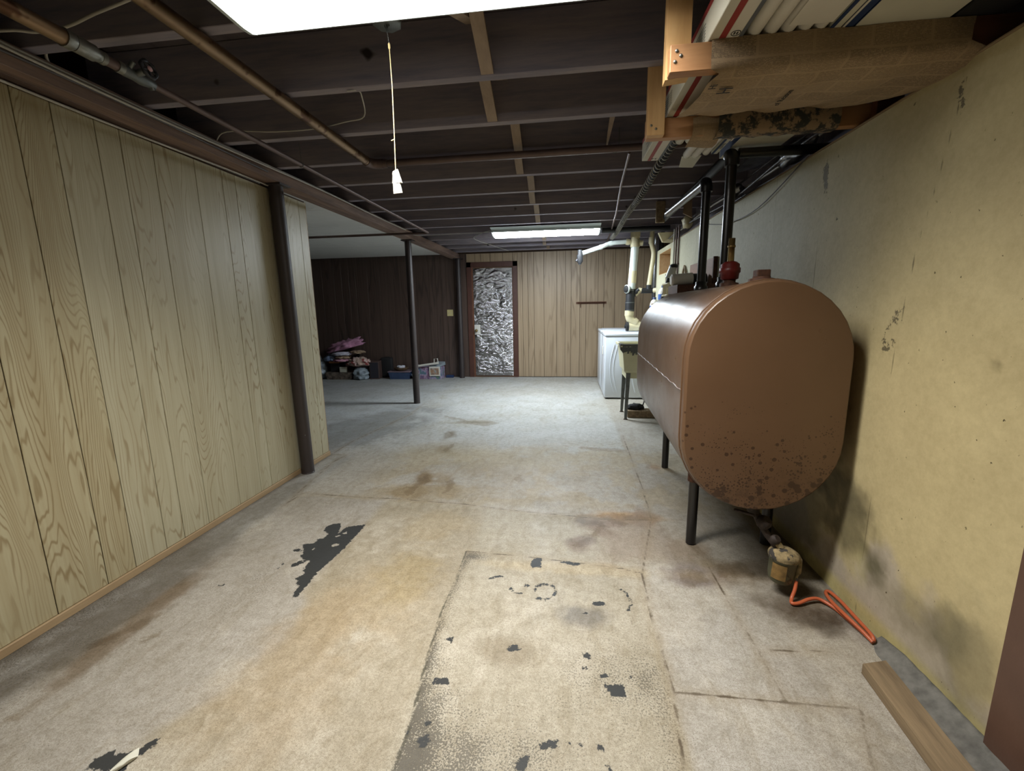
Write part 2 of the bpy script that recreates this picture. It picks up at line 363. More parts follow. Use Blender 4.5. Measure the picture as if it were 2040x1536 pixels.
# ---------------------------------------------------------------- floor data (metres, x right, y into the room)
POLY= [[(-1.198,2.275),(-1.193,2.168),(-1.197,2.059),(-1.201,1.967),(-1.209,1.859),(-1.22,1.795),(-1.208,1.697),(-1.207,1.619),(-1.22,1.589),(-1.241,1.645),(-1.244,1.681),(-1.299,1.739),(-1.275,1.775),(-1.304,1.814),(-1.317,1.871),(-1.393,1.917),(-1.395,1.956),(-1.45,2.026),(-1.39,2.049),(-1.396,2.093),(-1.363,2.105),(-1.369,2.151),(-1.415,2.185),(-1.427,2.224),(-1.403,2.267),(-1.367,2.28),(-1.331,2.233),(-1.315,2.156),(-1.3,2.235),(-1.25,2.26)],[(-1.469,1.966),(-1.465,1.996),(-1.424,1.978),(-1.427,1.953)],[(-1.384,1.806),(-1.393,1.846),(-1.361,1.882),(-1.33,1.87),(-1.358,1.835)],[(-1.633,1.654),(-1.613,1.663),(-1.6,1.636)],[(-1.44,1.801),(-1.45,1.861),(-1.431,1.848),(-1.438,1.818)],[(-1.36,.844),(-1.357,.872),(-1.329,.91),(-1.305,.895),(-1.296,.913),(-1.264,.897),(-1.245,.943),(-1.226,.953),(-1.216,.94),(-1.232,.906),(-1.262,.891),(-1.231,.858)],[(-.181,1.981),(-.159,2.019),(-.124,2.023),(-.123,1.946),(-.166,1.937)],[(-.035,2.006),(.015,2.011),(.074,1.999),(.071,1.98),(.032,1.979),(-.02,1.989)],[(-.191,1.791),(-.182,1.82),(-.168,1.799),(-.178,1.777)],[(.111,1.706),(.143,1.721),(.185,1.722),(.164,1.695),(.126,1.691)],[(-.221,1.414),(-.194,1.435),(-.18,1.439),(-.167,1.407),(-.19,1.407),(-.209,1.401)],[(.065,1.422),(.094,1.427),(.09,1.394),(.067,1.401)],[(.059,1.36),(.078,1.365),(.081,1.35),(.065,1.35)],[(.123,1.305),(.152,1.295),(.202,1.297),(.198,1.256),(.162,1.249),(.143,1.267)],[(.119,1.328),(.141,1.339),(.155,1.328),(.127,1.32)],[(.178,1.353),(.19,1.35),(.183,1.342)],[(.212,1.334),(.232,1.329),(.222,1.321)],[(-.457,1.237),(-.457,1.258),(-.404,1.26),(-.396,1.233),(-.442,1.231)],[(-.464,1.438),(-.438,1.449),(-.438,1.422)],[(-.081,1.059),(-.071,1.073),(-.014,1.083),(-.019,1.063),(-.059,1.048),(-.077,1.049)],[(-.14,.993),(-.114,1.03),(-.102,1.034),(-.102,1.007),(-.105,.985),(-.134,.981)],[(.088,1.091),(.119,1.086),(.113,1.07),(.093,1.07)],[(.035,1.077),(.045,1.083),(.053,1.071),(.042,1.068)],[(.014,1.088),(.023,1.081),(.017,1.072)],[(.115,1.031),(.137,1.012),(.12,1.01)],[(.076,1.637),(.091,1.649),(.094,1.633),(.083,1.624)],[(-.481,1.052),(-.469,1.073),(-.464,1.065),(-.467,1.045)],[(-.44,1.046),(-.41,1.054),(-.403,1.023),(-.419,1.016),(-.44,1.03)],[(-.438,1.097),(-.418,1.096),(-.417,1.076)]]
ARC= [[(-.133,1.716),(-.094,1.706),(-.056,1.724),(-.045,1.761)],[(.238,1.828),(.275,1.782),(.284,1.718),(.264,1.672)],[(-.356,1.834),(-.333,1.85),(-.303,1.853)],[(-.255,1.774),(-.231,1.743),(-.202,1.736)],[(-.143,1.745),(-.139,1.796),(-.099,1.819),(-.058,1.804),(-.045,1.761)]]
SEAM= [[(-1.898,2.67),(-1.43,2.642)],[(-1.431,2.642),(-1.066,2.634),(-1.002,2.624),(-.667,2.601),(-.361,2.542),(-.022,2.505),(.22,2.475),(.494,2.488)],[(.558,4.252),(.547,3.679),(.538,3.072),(.521,2.636),(.51,2.496)],[(.51,2.496),(.366,1.94),(.354,1.692),(.358,1.407),(.359,1.284),(.329,1.033)],[(-.525,2.051),(-.172,2.029),(.28,1.973),(.366,1.94)],[(.695,2.069),(.703,1.833),(.708,1.514),(.708,1.285),(.821,1.287),(.93,1.285),(.885,1.189),(.843,1.091)],[(.71,1.504),(.822,1.514),(.953,1.523)],[(.359,1.284),(.469,1.289),(.708,1.285)],[(-1.856,2.646),(-1.871,2.449)],[(-2.111,3.477),(-1.953,3.466),(-1.983,3.293),(-1.898,2.67),(-1.87,2.499)],[(-2.103,3.477),(-2.103,3.848),(-1.914,4.982),(-1.943,5.61)]]
EDGE= [[(-.525,2.051),(-.518,1.813),(-.524,1.57),(-.506,1.33),(-.49,1.184),(-.475,1.047),(-.48,.942)]]
STAIN= [[(-1.138,2.778),(-1.104,2.936),(-1.097,3.073),(-1.056,3.077),(-1.026,2.943),(-1.065,2.86),(-1.078,2.754),(-1.074,2.642)],[(-.897,2.954),(-.849,3.024),(-.815,2.897),(-.821,2.776),(-.86,2.758),(-.86,2.893)],[(-1.256,4.286),(-1.192,4.258),(-1.106,4.139),(-1.097,4.068),(-1.162,4.046),(-1.185,4.164)],[(-1.12,3.626),(-1.076,3.856),(-1.056,3.78),(-1.084,3.615)],[(-.021,2.495),(.145,2.457),(.237,2.459),(.221,2.385),(.173,2.264),(.123,2.204),(.075,2.148),(.047,2.162),(.057,2.207),(.105,2.23),(.167,2.32),(.182,2.401),(.082,2.413)],[(.19,2.521),(.298,2.553),(.501,2.527),(.51,2.491),(.339,2.458),(.365,2.429),(.34,2.386),(.274,2.42),(.229,2.48)],[(.969,1.929),(1.065,1.918),(1.116,1.828),(1.06,1.766),(.99,1.765),(.934,1.706),(.927,1.722),(.992,1.809),(.952,1.871)],[(.56,1.964),(.615,2.001),(.657,1.989),(.666,1.914),(.603,1.878),(.532,1.857)],[(1.021,1.75),(1.115,1.742),(1.097,1.672),(1.022,1.681)],[(.747,2.055),(.877,2.094),(.897,1.982),(.823,1.952),(.726,1.95)],[(-1.504,4.942),(-1.19,4.795),(-1.123,4.682),(-1.323,4.748)],[(-.826,4.7),(-.755,4.63),(-.903,4.477),(-.993,4.542),(-1.243,4.6),(-1.223,4.676)],[(-1.871,1.252),(-1.806,1.332),(-1.758,1.441),(-1.727,1.456),(-1.736,1.351),(-1.783,1.282),(-1.826,1.237)],[(-1.673,1.278),(-1.644,1.349),(-1.627,1.324),(-1.637,1.277)],[(-1.792,.949),(-1.769,.979),(-1.737,.962),(-1.756,.94),(-1.758,.926)],[(-.019,3.881),(.201,3.846),(.433,3.839),(.534,3.798),(.54,3.728),(.272,3.745)],[(-.403,3.062),(-.358,3.134),(-.306,3.004),(-.369,2.998)]]


# ---------------------------------------------------------------- floor and right wall as painted grids
def seg_d(X, Y, a, b):
    dx, dy = b[0]-a[0], b[1]-a[1]; L = dx*dx+dy*dy+1e-12
    t_ = np.clip(((X-a[0])*dx+(Y-a[1])*dy)/L, 0, 1)
    return np.hypot(X-a[0]-t_*dx, Y-a[1]-t_*dy)
def line_d(X, Y, pts):
    d = np.full(X.shape, 9.)
    for a, b in zip(pts, pts[1:]): d = np.minimum(d, seg_d(X, Y, a, b))
    return d
def sdf(X, Y, pts):
    out = np.full(X.shape, 9.); x0 = min(q[0] for q in pts)-.25; x1 = max(q[0] for q in pts)+.25
    y0 = min(q[1] for q in pts)-.25; y1 = max(q[1] for q in pts)+.25
    m_ = (X > x0) & (X < x1) & (Y > y0) & (Y < y1); x, y = X[m_], Y[m_]
    d = line_d(x, y, pts+[pts[0]]); ins = np.zeros(x.shape, bool)
    for (ax, ay), (bx, by) in zip(pts, pts[1:]+[pts[0]]):
        c = ((ay > y) != (by > y)) & (x < (bx-ax)*(y-ay)/((by-ay) or 1e-9)+ax); ins ^= c
    out[m_] = np.where(ins, -d, d); return out
def G(X, Y, c, s, r=0):
    x, y = X-c[0], Y-c[1]; cr, sn = math.cos(r), math.sin(r); a = x*cr+y*sn; b = -x*sn+y*cr
    return np.exp(-.5*((a/s[0])**2+(b/s[1])**2))
def grid(name, mat, us, vs, place, hole=None, attrs={}, colors={}):
    U, V = np.meshgrid(us, vs); n = len(us); co = place(U.ravel(), V.ravel())
    i, j = np.meshgrid(np.arange(n-1), np.arange(len(vs)-1)); a = (j*n+i).ravel()
    if hole is not None:
        uc = (us[:-1]+us[1:])/2; vc = (vs[:-1]+vs[1:])/2; UC, VC = np.meshgrid(uc, vc)
        a = a[~hole(UC.ravel(), VC.ravel())]
    f = np.stack([a, a+1, a+n+1, a+n], 1)
    me = bpy.data.meshes.new(name); me.vertices.add(len(co)); me.vertices.foreach_set('co', co.ravel())
    me.loops.add(f.size); me.loops.foreach_set('vertex_index', f.ravel())
    me.polygons.add(len(f)); me.polygons.foreach_set('loop_start', np.arange(0, f.size, 4)); me.polygons.foreach_set('loop_total', np.full(len(f), 4))
    me.update(calc_edges=True)
    for k, A in attrs.items(): me.attributes.new(k, 'FLOAT', 'POINT').data.foreach_set('value', A.ravel().astype(np.float32))
    for k, A in colors.items():
        q = np.ones((co.shape[0], 4), np.float32); q[:, :3] = A.reshape(-1, 3); me.attributes.new(k, 'FLOAT_COLOR', 'POINT').data.foreach_set('color', q.ravel())
    me.materials.append(mat); o = bpy.data.objects.new(name, me); C.objects.link(o); return o

us = np.concatenate([np.arange(-7, -2.2, .1), np.arange(-2.2, 1.2, .0125), np.arange(1.2, 2.0, .1)])
vs = np.concatenate([np.arange(-2.5, .6, .2), np.arange(.6, 3.0, .0125), np.arange(3.0, 5.2, .025), np.arange(5.2, 8.01, .05)])
X, Y = np.meshgrid(us, vs)
sst = lambda a, b, x: np.clip((x-a)/(b-a), 0, 1)**2*(3-2*np.clip((x-a)/(b-a), 0, 1))
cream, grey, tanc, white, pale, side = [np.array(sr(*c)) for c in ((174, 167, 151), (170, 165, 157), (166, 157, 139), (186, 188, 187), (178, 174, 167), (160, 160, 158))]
def vnoise(X, Y, f, seed):
    rs = np.random.RandomState(seed).rand(256, 256); x = X*f+50; y = Y*f+50; i = np.floor(x).astype(int); j = np.floor(y).astype(int); u = x-i; v = y-j
    u = u*u*(3-2*u); v = v*v*(3-2*v); g = lambda a, b: rs[a % 256, b % 256]
    return (g(i, j)*(1-u)+g(i+1, j)*u)*(1-v)+(g(i, j+1)*(1-u)+g(i+1, j+1)*u)*v
FB = sum(vnoise(X, Y, f, k)*a for k, (f, a) in enumerate([(5, .38), (11, .27), (24, .2), (50, .15)]))
T = np.ones(X.shape+(3,))*cream
def blend(mk, c): 
    global T
    T = T*(1-mk[..., None])+np.array(c)*mk[..., None]
lb = np.interp(Y, [.98, 1.10, 1.36, 1.58, 1.64, 2.3], [-1.26, -1.16, -1.09, -1.137, -1.206, -1.208])
blend(sst(.03, -.03, X+.50)*sst(2.62, 2.5, Y), tanc)               # middle band
blend(sst(.04, -.04, X-lb)*sst(2.66, 2.6, Y), grey)                # left strip
seamy = np.interp(X, [-1.43, -1.07, -.36, .22, .5], [2.642, 2.634, 2.542, 2.475, 2.49])
blend(sst(-.02, .02, Y-seamy)*.8, pale)
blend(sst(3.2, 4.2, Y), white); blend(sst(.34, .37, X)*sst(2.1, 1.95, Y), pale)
blend(sst(.50, .54, X)*sst(1.9, 2.1, Y)*.7, grey); blend(sst(.70, .72, X)*sst(1.55, 1.45, Y)*.8, grey)
blend(sst(-1.82, -1.93, X)*sst(3.6, 3.3, Y)*.8, side)
F2 = vnoise(X, Y, 2.2, 31)*.4+vnoise(X, Y, 5, 32)*.3+vnoise(X*1.4, Y, 12, 33)*.2+vnoise(X, Y, 30, 34)*.1
blend(sst(.50, .62, F2)*sst(2.5, 2.7, Y)*sst(4.3, 3.4, Y)*sst(-1.7, -1.2, X)*.65, sr(176, 162, 134)); blend(sst(.48, .60, 1-F2)*sst(3.6, 4.4, Y)*.3, sr(170, 164, 148)); blend(sst(.52, .66, 1-F2)*sst(2.5, 2.3, Y)*.35, sr(206, 200, 188))
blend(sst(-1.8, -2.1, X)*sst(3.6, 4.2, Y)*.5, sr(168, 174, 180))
for c, s, r, col, k in [((-1.95, 1.35), (.10, .4), 0, (96, 90, 82), .8), ((-1.78, 1.35), (.03, .22), .05, (118, 98, 74), .6), ((-1.99, 2.2), (.06, .5), 0, (120, 116, 108), .6),
    ((-1.0, 1.25), (.12, .25), 0, (172, 152, 122), .4), ((-.85, 1.65), (.16, .16), 0, (172, 154, 124), .4), ((-.75, 1.81), (.1, .12), .3, (162, 146, 110), .6), ((-.775, 2.31), (.12, .1), 0, (172, 156, 124), .5),
    ((-1.07, 3.0), (.04, .10), .4, (128, 106, 72), .85), ((-1.09, 2.75), (.09, .07), .6, (130, 108, 74), .75), ((-.87, 2.88), (.05, .14), .3, (140, 120, 86), .6), ((-.9, 2.75), (.3, .1), 0, (160, 144, 112), .5),
    ((-.37, 3.25), (.35, .25), 0, (170, 152, 122), .5), ((-1.2, 4.1), (.03, .10), 0, (134, 126, 112), .8), ((-1.11, 3.68), (.05, .1), .4, (146, 132, 106), .7), ((-1.1, 4.65), (.18, .05), .2, (150, 144, 128), .6),
    ((-.6, 3.5), (.5, .14), 0, (176, 164, 138), .6), ((.3, 3.62), (.25, .08), 0, (170, 156, 128), .5),
    ((.36, 2.51), (.13, .035), 0, (186, 148, 92), .95), ((.48, 2.5), (.05, .06), 0, (140, 106, 74), .8), ((.25, 2.44), (.05, .03), 0, (130, 104, 86), .8), ((.14, 2.45), (.07, .045), 0, (122, 108, 90), .8), ((.2, 2.37), (.035, .07), .4, (126, 110, 96), .75), ((.1, 2.22), (.05, .03), .3, (118, 106, 96), .8), ((.07, 2.17), (.03, .05), 0, (130, 114, 100), .7),
    ((.38, 2.25), (.14, .15), 0, (164, 148, 136), .6), ((1.04, 1.86), (.055, .035), .5, (52, 47, 42), .95), ((1.02, 1.78), (.09, .07), .4, (96, 84, 70), .7), ((.80, 2.0), (.13, .07), 0, (120, 100, 70), .75), ((.98, 1.72), (.1, .05), -.3, (84, 72, 62), .8), ((1.06, 1.68), (.05, .06), -.6, (70, 60, 52), .8), ((.60, 1.95), (.09, .05), 0, (128, 116, 116), .8), ((.66, 2.2), (.06, .06), 0, (132, 104, 72), .6), ((.70, 3.38), (.04, .04), 0, (150, 110, 70), .6),
    ((.9, 2.6), (.25, .5), 0, (140, 134, 124), .5), ((.09, 1.62), (.06, .035), 0, (110, 108, 106), .7), ((-.24, 1.4), (.08, .04), 0, (140, 128, 108), .6), ((-2.15, 4.4), (.3, .6), -.28, (130, 132, 132), .75), ((.1, 1.95), (.25, .03), 0, (196, 180, 148), .5)]:
    g_ = G(X, Y, c, (s[0]*1.15, s[1]*1.15), r); blend(np.clip((g_-.12+(FB-.5)*1.9*np.sqrt(g_))*1.9, 0, 1)*k, sr(*col))
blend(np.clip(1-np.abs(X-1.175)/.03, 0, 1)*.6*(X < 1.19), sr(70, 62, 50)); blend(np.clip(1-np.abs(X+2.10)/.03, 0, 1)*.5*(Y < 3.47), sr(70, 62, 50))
peel = np.full(X.shape, 9.)
for q in POLY: peel = np.minimum(peel, sdf(X, Y, q))
for c, r in [((-1.262, 2.04), .017), ((-1.325, 1.87), .014), ((-1.3, 2.13), .012), ((-1.36, 1.99), .008), ((-1.272, 2.17), .012)]:   # islands of paint left
    peel = np.maximum(peel, r-np.hypot(X-c[0], Y-c[1]))
for q in ARC: peel = np.minimum(peel, line_d(X, Y, q)-.0055)
peel = np.clip(peel, -.06, .06)
stain = np.full(X.shape, 9.)
for q in STAIN: stain = np.minimum(stain, sdf(X, Y, q))
stain = np.clip(stain, -.08, .08)
seam = np.full(X.shape, 9.)
for q in SEAM: seam = np.minimum(seam, line_d(X, Y, q))
seam = np.clip(seam, 0, .2)
E0 = EDGE[0]; ex = np.interp(Y, [q[1] for q in E0[::-1]], [q[0] for q in E0[::-1]])
de = X-ex; inn = sst(2.06, 2.04, Y)
speck = .12+.14*sst(2.6, 1.2, Y)+.04*sst(-.52, -.48, X)*sst(.36, .34, X)*sst(2.05, 2.0, Y)
speck = speck + inn*(np.exp(-np.clip(de, 0, 9)/(.03+.10*sst(1.5, .9, Y)))*(de > 0)*.62) + .25*inn*sst(0, .05, de)*sst(1.25, .95, Y)*sst(.1, -.15, X)
speck += .2*G(X, Y, (-1.95, 1.3), (.13, .5)) + .2*G(X, Y, (-1.45, 1.7), (.12, .2)) + .25*G(X, Y, (.16, 1.33), (.12, .1))+.18*G(X, Y, (.3, 1.15), (.04, .3))+.5*G(X, Y, (-.46, 2.01), (.05, .04))+.3*G(X, Y, (-2.15, 4.4), (.22, .6), -.28)
speck += .25*np.exp(-((X+2.09)/.06)**2)*(Y < 3.6)
speck = np.clip(speck, 0, .9)
edge = np.where(Y < 2.05, np.abs(de), 1.); edge = np.clip(edge, 0, .2)

t = NT('old painted concrete floor')
c = t.attr('tone', True)
c = t.mix(1, c, t.ramp(t.noise(2.2, 6, .65, dist=.4), [(.3, (.84, .82, .78)), (.62, (1.0, 1.0, 1.0)), (.8, (1.06, 1.06, 1.06))]), 'MULTIPLY')
c = t.mix(1, c, t.ramp(t.noise(26, 4, .7), [(.32, (.80, .79, .76)), (.62, (1.05, 1.05, 1.05))]), 'MULTIPLY')
c = t.mix(1, c, t.ramp(t.noise(110, 3, .7), [(.36, (.80, .78, .75)), (.56, (1.03, 1.03, 1.03))]), 'MULTIPLY')
c = t.mix(1, c, t.ramp(t.noise(6, 5, .7, v=t.vmap((2.2, .8, 1)), dist=1.2), [(.36, (.86, .84, .8)), (.5, (1, 1, 1))]), 'MULTIPLY')
sf = t.math('ADD', t.attr('stain'), t.math('MULTIPLY', t.math('SUBTRACT', t.noise(17, 5, .7, dist=.6), .5), .13))
c = t.mix(t.math('MULTIPLY', t.step(sf, .006, -.012), .62), c, (.58, .50, .40), 'MULTIPLY'); c = t.mix(t.math('MULTIPLY', t.step(t.math('ABSOLUTE', sf), .005, .001), .3), c, (.5, .44, .36), 'MULTIPLY')
sk = t.attr('speck'); g1 = t.noise(170, 3, .65); g2 = t.noise(13, 4, .6)
thr = t.math('SUBTRACT', .74, t.math('MULTIPLY', sk, t.math('MULTIPLY_ADD', g2, .7, .06)))
sm = t.step(t.math('SUBTRACT', g1, thr), -.01, .05)
c = t.mix(t.math('MULTIPLY', sm, t.math('MULTIPLY_ADD', sk, .5, .42)), c, sr(66, 62, 54))
gr = t.noise(330, 2, .6); c = t.mix(t.math('MULTIPLY', t.step(gr, .48, .66), .55), c, sr(112, 100, 82))
big = t.step(t.noise(34, 3, .6), .765, .78); c = t.mix(big, c, sr(60, 56, 50))
sd = t.math('ADD', t.attr('seam'), t.math('MULTIPLY', t.math('SUBTRACT', t.noise(16, 4, .7), .5), .02))
sl = t.step(t.math('ABSOLUTE', sd), .0075, .001); sw = t.step(t.math('ABSOLUTE', sd), .05, .0)
c = t.mix(t.math('MULTIPLY', sw, .22), c, sr(140, 122, 92)); c = t.mix(t.math('MULTIPLY', sl, t.rng(t.noise(3, 3), .3, .55, .35, .95)), c, sr(84, 72, 56))
ed = t.math('ADD', t.attr('edge'), t.math('MULTIPLY', t.math('SUBTRACT', t.noise(40, 4, .7), .5), .02))
c = t.mix(t.math('MULTIPLY', t.step(t.math('ABSOLUTE', ed), .008, .002), .85), c, sr(70, 66, 52))
pf = t.math('ADD', t.attr('peel'), t.math('MULTIPLY', t.math('SUBTRACT', t.noise(38, 5, .72), .5), .052))
pm = t.step(pf, .0015, -.0015)
wv = t.n('TexWave'); t.put(wv.inputs[0], t.obj()); wv.bands_direction = 'Y'; wv.inputs['Scale'].default_value = 90; wv.inputs['Distortion'].default_value = 1
c = t.mix(pm, c, t.mix(t.math('MULTIPLY', wv.outputs['Fac'], .5), sr(44, 45, 46), sr(62, 62, 58)))
hb = t.math('ADD', t.math('MULTIPLY', t.noise(120, 3, .7), .5), t.math('ADD', t.math('MULTIPLY', t.noise(22, 4), .6), t.math('MULTIPLY', pm, -.8)))
FLOORM = t.fin(c, t.rng(t.noise(5, 3), .3, .7, .42, .62), 0, t.bump(hb, .35, .004), .35)
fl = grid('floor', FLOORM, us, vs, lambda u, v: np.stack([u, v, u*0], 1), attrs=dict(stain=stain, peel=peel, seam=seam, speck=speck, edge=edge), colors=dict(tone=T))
struct(fl)

# right concrete wall, front skin with the window opening
WX = 1.19
ys = np.concatenate([np.arange(-2.5, 1.0, .1), np.arange(1.0, 3.0, .015), np.arange(3.0, 5.36, .04), [5.36, 5.38], np.arange(5.42, 5.98, .04), [6.0], [6.05, 6.1, 6.15]])
zs = np.concatenate([np.arange(0, 1.66, .015), [1.66], np.arange(1.675, 1.93, .015), [1.93], np.arange(1.945, 1.98, .01), [1.98]])
Yw, Zw = np.meshgrid(ys, zs)
wseams = [[(1.60, 1.93), (1.66, 1.62), (1.70, 1.45), (1.728, 1.16), (1.74, .97), (1.75, .3), (1.76, .09), (1.745, 0)], [(2.308, 1.96), (2.321, 1.37), (2.33, 0)]] + [[(y, 2), (y+.01, 0)] for y in (2.80, 3.14, 3.52, 3.95, 4.36, 4.85, 1.16, .5, -.3)]
ws = np.full(Yw.shape, 9.)
for q in wseams: ws = np.minimum(ws, line_d(Yw, Zw, q))
ws = np.clip(ws, 0, .2)
FW = sum(vnoise(Yw, Zw, f, k+7)*a for k, (f, a) in enumerate([(6, .38), (14, .27), (30, .2), (55, .15)]))
yc = np.array(sr(203, 188, 146)); TW = np.ones(Yw.shape+(3,))*yc
def bw(mk, c):
    global TW
    TW = TW*(1-mk[..., None])+np.array(c)*mk[..., None]
bw(sst(1.9, 2.6, Yw)*.85, sr(186, 186, 172)); bw(sst(.9, 1.9, Zw)*.5*sst(1, 2, Yw), sr(176, 172, 140))  # fade to green-grey under the lamps, painted into the wall colour
low = .30+.10*np.sin(Yw*9)+.06*np.sin(Yw*23+1)
bw(sst(.06, -.06, Zw-low*.75+(FW-.5)*.25)*.8, sr(178, 168, 158)); bw(sst(.05, .0, Zw-.045)*.85, sr(190, 178, 122))
for c, s, k, col in [((1.83, .33), (.10, .08), .75, (96, 90, 66)), ((1.69, .27), (.055, .055), .8, (92, 88, 64)), ((1.95, .45), (.10, .06), .7, (104, 96, 72)), ((2.1, .55), (.12, .08), .6, (100, 94, 72)), ((1.50, .2), (.08, .05), .5, (130, 122, 96)), ((1.36, .25), (.04, .05), .6, (110, 104, 82)), ((1.28, .2), (.05, .1), .5, (120, 114, 92)),
    ((1.352, 1.093), (.006, .012), .5, (110, 98, 70)), ((2.3, .3), (.2, .3), .6, (70, 66, 54)), ((1.76, .22), (.03, .05), .4, (198, 188, 140))]:
    g_ = G(Yw, Zw, c, (s[0]*1.15, s[1]*1.15)); bw(np.clip((g_-.12+(FW-.5)*1.7*np.sqrt(g_))*1.8, 0, 1)*k, sr(*col))
chip = np.full(Yw.shape, 9.)
for q in [[(1.79, 1.13), (1.80, 1.16), (1.775, 1.175), (1.765, 1.215), (1.735, 1.235), (1.72, 1.25)], [(1.80, 1.13), (1.785, 1.10), (1.76, 1.10), (1.745, 1.14)], [(1.75, 1.235), (1.745, 1.20), (1.735, 1.19)]]: chip = np.minimum(chip, line_d(Yw, Zw, q)-.004)
for c, s in [((2.31, 1.86), (.02, .05)), ((2.295, 1.80), (.012, .03)), ((1.615, 1.90), (.006, .02)), ((1.6, 1.86), (.006, .015)), ((1.78, 1.095), (.02, .01))]:
    chip = np.minimum(chip, (np.hypot((Yw-c[0])/s[0], (Zw-c[1])/s[1])-1)*min(s))
chip = np.clip(chip, -.05, .05)
t = NT('yellowed painted concrete wall')
c = t.attr('tone', True)
c = t.mix(1, c, t.ramp(t.noise(3, 6, .65), [(.3, (.86, .85, .83)), (.66, (1.03, 1.03, 1.02))]), 'MULTIPLY')
c = t.mix(1, c, t.ramp(t.noise(40, 4, .7), [(.3, (.90, .89, .86)), (.65, (1.03, 1.03, 1.02))]), 'MULTIPLY')
pit = t.step(t.noise(52, 3, .6, v=t.vmap((1, 1, .7))), .70, .73); c = t.mix(t.math('MULTIPLY', pit, t.step(t.noise(3.1, 2), .35, .6)), c, sr(84, 74, 50))
cf = t.math('ADD', t.attr('chip'), t.math('MULTIPLY', t.math('SUBTRACT', t.noise(80, 5, .75), .5), .05)); cm = t.step(cf, .001, -.001)
c = t.mix(t.math('MULTIPLY', cm, .75), c, sr(62, 56, 46))
sd = t.math('ADD', t.attr('seam'), t.math('MULTIPLY', t.math('SUBTRACT', t.noise(9, 4, .7), .5), .006)); sl = t.step(t.math('ABSOLUTE', sd), .005, .001)
c = t.mix(t.math('MULTIPLY', sl, t.rng(t.noise(4, 3), .3, .6, .25, .8)), c, sr(104, 94, 68))
hb = t.math('ADD', t.math('ADD', t.math('MULTIPLY', t.noise(9, 5, .6), 1.0), t.math('MULTIPLY', sl, .35)), t.math('MULTIPLY', t.math('MAXIMUM', pit, cm), -.7))
WALLM = t.fin(c, .62, 0, t.bump(hb, .4, .006), .3)
wr_ = grid('wall_right', WALLM, ys, zs, lambda u, v: np.stack([u*0+WX, u, v], 1), hole=lambda u, v: (u > 5.38) & (u < 6.0) & (v > 1.66) & (v < 1.93), attrs=dict(seam=ws, chip=chip), colors=dict(tone=TW))
wr_.data.flip_normals(); struct(wr_)
M['conc'] = plain('plain concrete', sr(170, 160, 128), .8)
q = MB(); e = .30
q.box((WX+.004, -2.5, -.02), (WX+e, 5.38, 1.98)); q.box((WX+.004, 6.0, -.02), (WX+e, 6.15, 1.98)); q.box((WX+.004, 5.38, -.02), (WX+e, 6.0, 1.66)); q.box((WX+.004, 5.38, 1.93), (WX+e, 6.0, 1.98))
q.build('wall_core', M['conc'], wr_)
q = MB().box((WX+.002, 5.37, 1.65), (WX+.28, 5.39, 1.94)).box((WX+.002, 5.99, 1.65), (WX+.28, 6.01, 1.94)).box((WX+.002, 5.38, 1.65), (WX+.28, 6.0, 1.665)).box((WX+.002, 5.38, 1.925), (WX+.28, 6.0, 1.94))
win = struct(q.build('window_1', wood('window jamb wood', sr(186, 150, 104), sr(206, 174, 130), axis='y')))
g = NT('window glass'); g.b.inputs['Transmission Weight'].default_value = 1; g.b.inputs['Roughness'].default_value = .35; g.b.inputs['Base Color'].default_value = (.9, .92, .95, 1)
MB().box((WX+.2, 5.39, 1.665), (WX+.204, 5.99, 1.925)).build('pane', g.m, win)
MB().box((WX+.19, 5.39, 1.665), (WX+.215, 5.42, 1.925)).box((WX+.19, 5.96, 1.665), (WX+.215, 5.99, 1.925)).box((WX+.19, 5.42, 1.665), (WX+.215, 5.96, 1.685)).box((WX+.19, 5.42, 1.905), (WX+.215, 5.96, 1.925)).build('window_frame', M['whitemetal'], win)
struct(box('wall_alcove', M['conc'], (1.9, 6.1, 0), (2.0, 8.1, 2.5)))
struct(box('wall_return', M['conc'], (WX+e, 6.1, 0), (1.95, 6.15, 2.5)))
struct(box('wall_behind', M['conc'], (-7, -2.6, 0), (1.6, -2.5, 2.5)))
struct(box('wall_far_left', M['walnut'], (-7.1, -2.6, 0), (-7, 8.1, 2.5)))

# ---------------------------------------------------------------- ceiling: subfloor, joists, cross bracing
SP, Y0, ZJ = .4695, 1.546, 2.25
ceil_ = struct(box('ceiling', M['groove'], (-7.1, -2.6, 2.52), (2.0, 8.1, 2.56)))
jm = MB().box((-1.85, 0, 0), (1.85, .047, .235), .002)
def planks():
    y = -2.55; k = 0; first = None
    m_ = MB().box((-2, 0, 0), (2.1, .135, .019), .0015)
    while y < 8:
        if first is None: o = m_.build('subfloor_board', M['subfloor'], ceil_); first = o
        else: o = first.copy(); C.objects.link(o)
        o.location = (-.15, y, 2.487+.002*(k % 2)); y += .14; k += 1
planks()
j0 = None
for k in range(-9, 14):
    if j0 is None: o = j0 = jm.build('joist', M['joist'], ceil_)
    else: o = j0.copy(); C.objects.link(o)
    o.location = (-.43, Y0+k*SP, ZJ+.0005); o.rotation_euler = (0, 0, -.004+.004*math.sin(k*2.3))
def brace(k, x, mirror=False):
    y0 = Y0+k*SP+.047; y1 = Y0+(k+1)*SP
    a = [(x, y0, ZJ+.20), (x+.054, y0, ZJ+.20), (x+.054, y1, ZJ+.004), (x, y1, ZJ+.004)]
    if mirror: a = [(x, y0, ZJ+.004), (x+.054, y0, ZJ+.004), (x+.054, y1, ZJ+.2), (x, y1, ZJ+.2)]
    MB().hexa(a, [(p[0], p[1], p[2]+.019) for p in a]).build('cross_brace', M['brace'], ceil_)
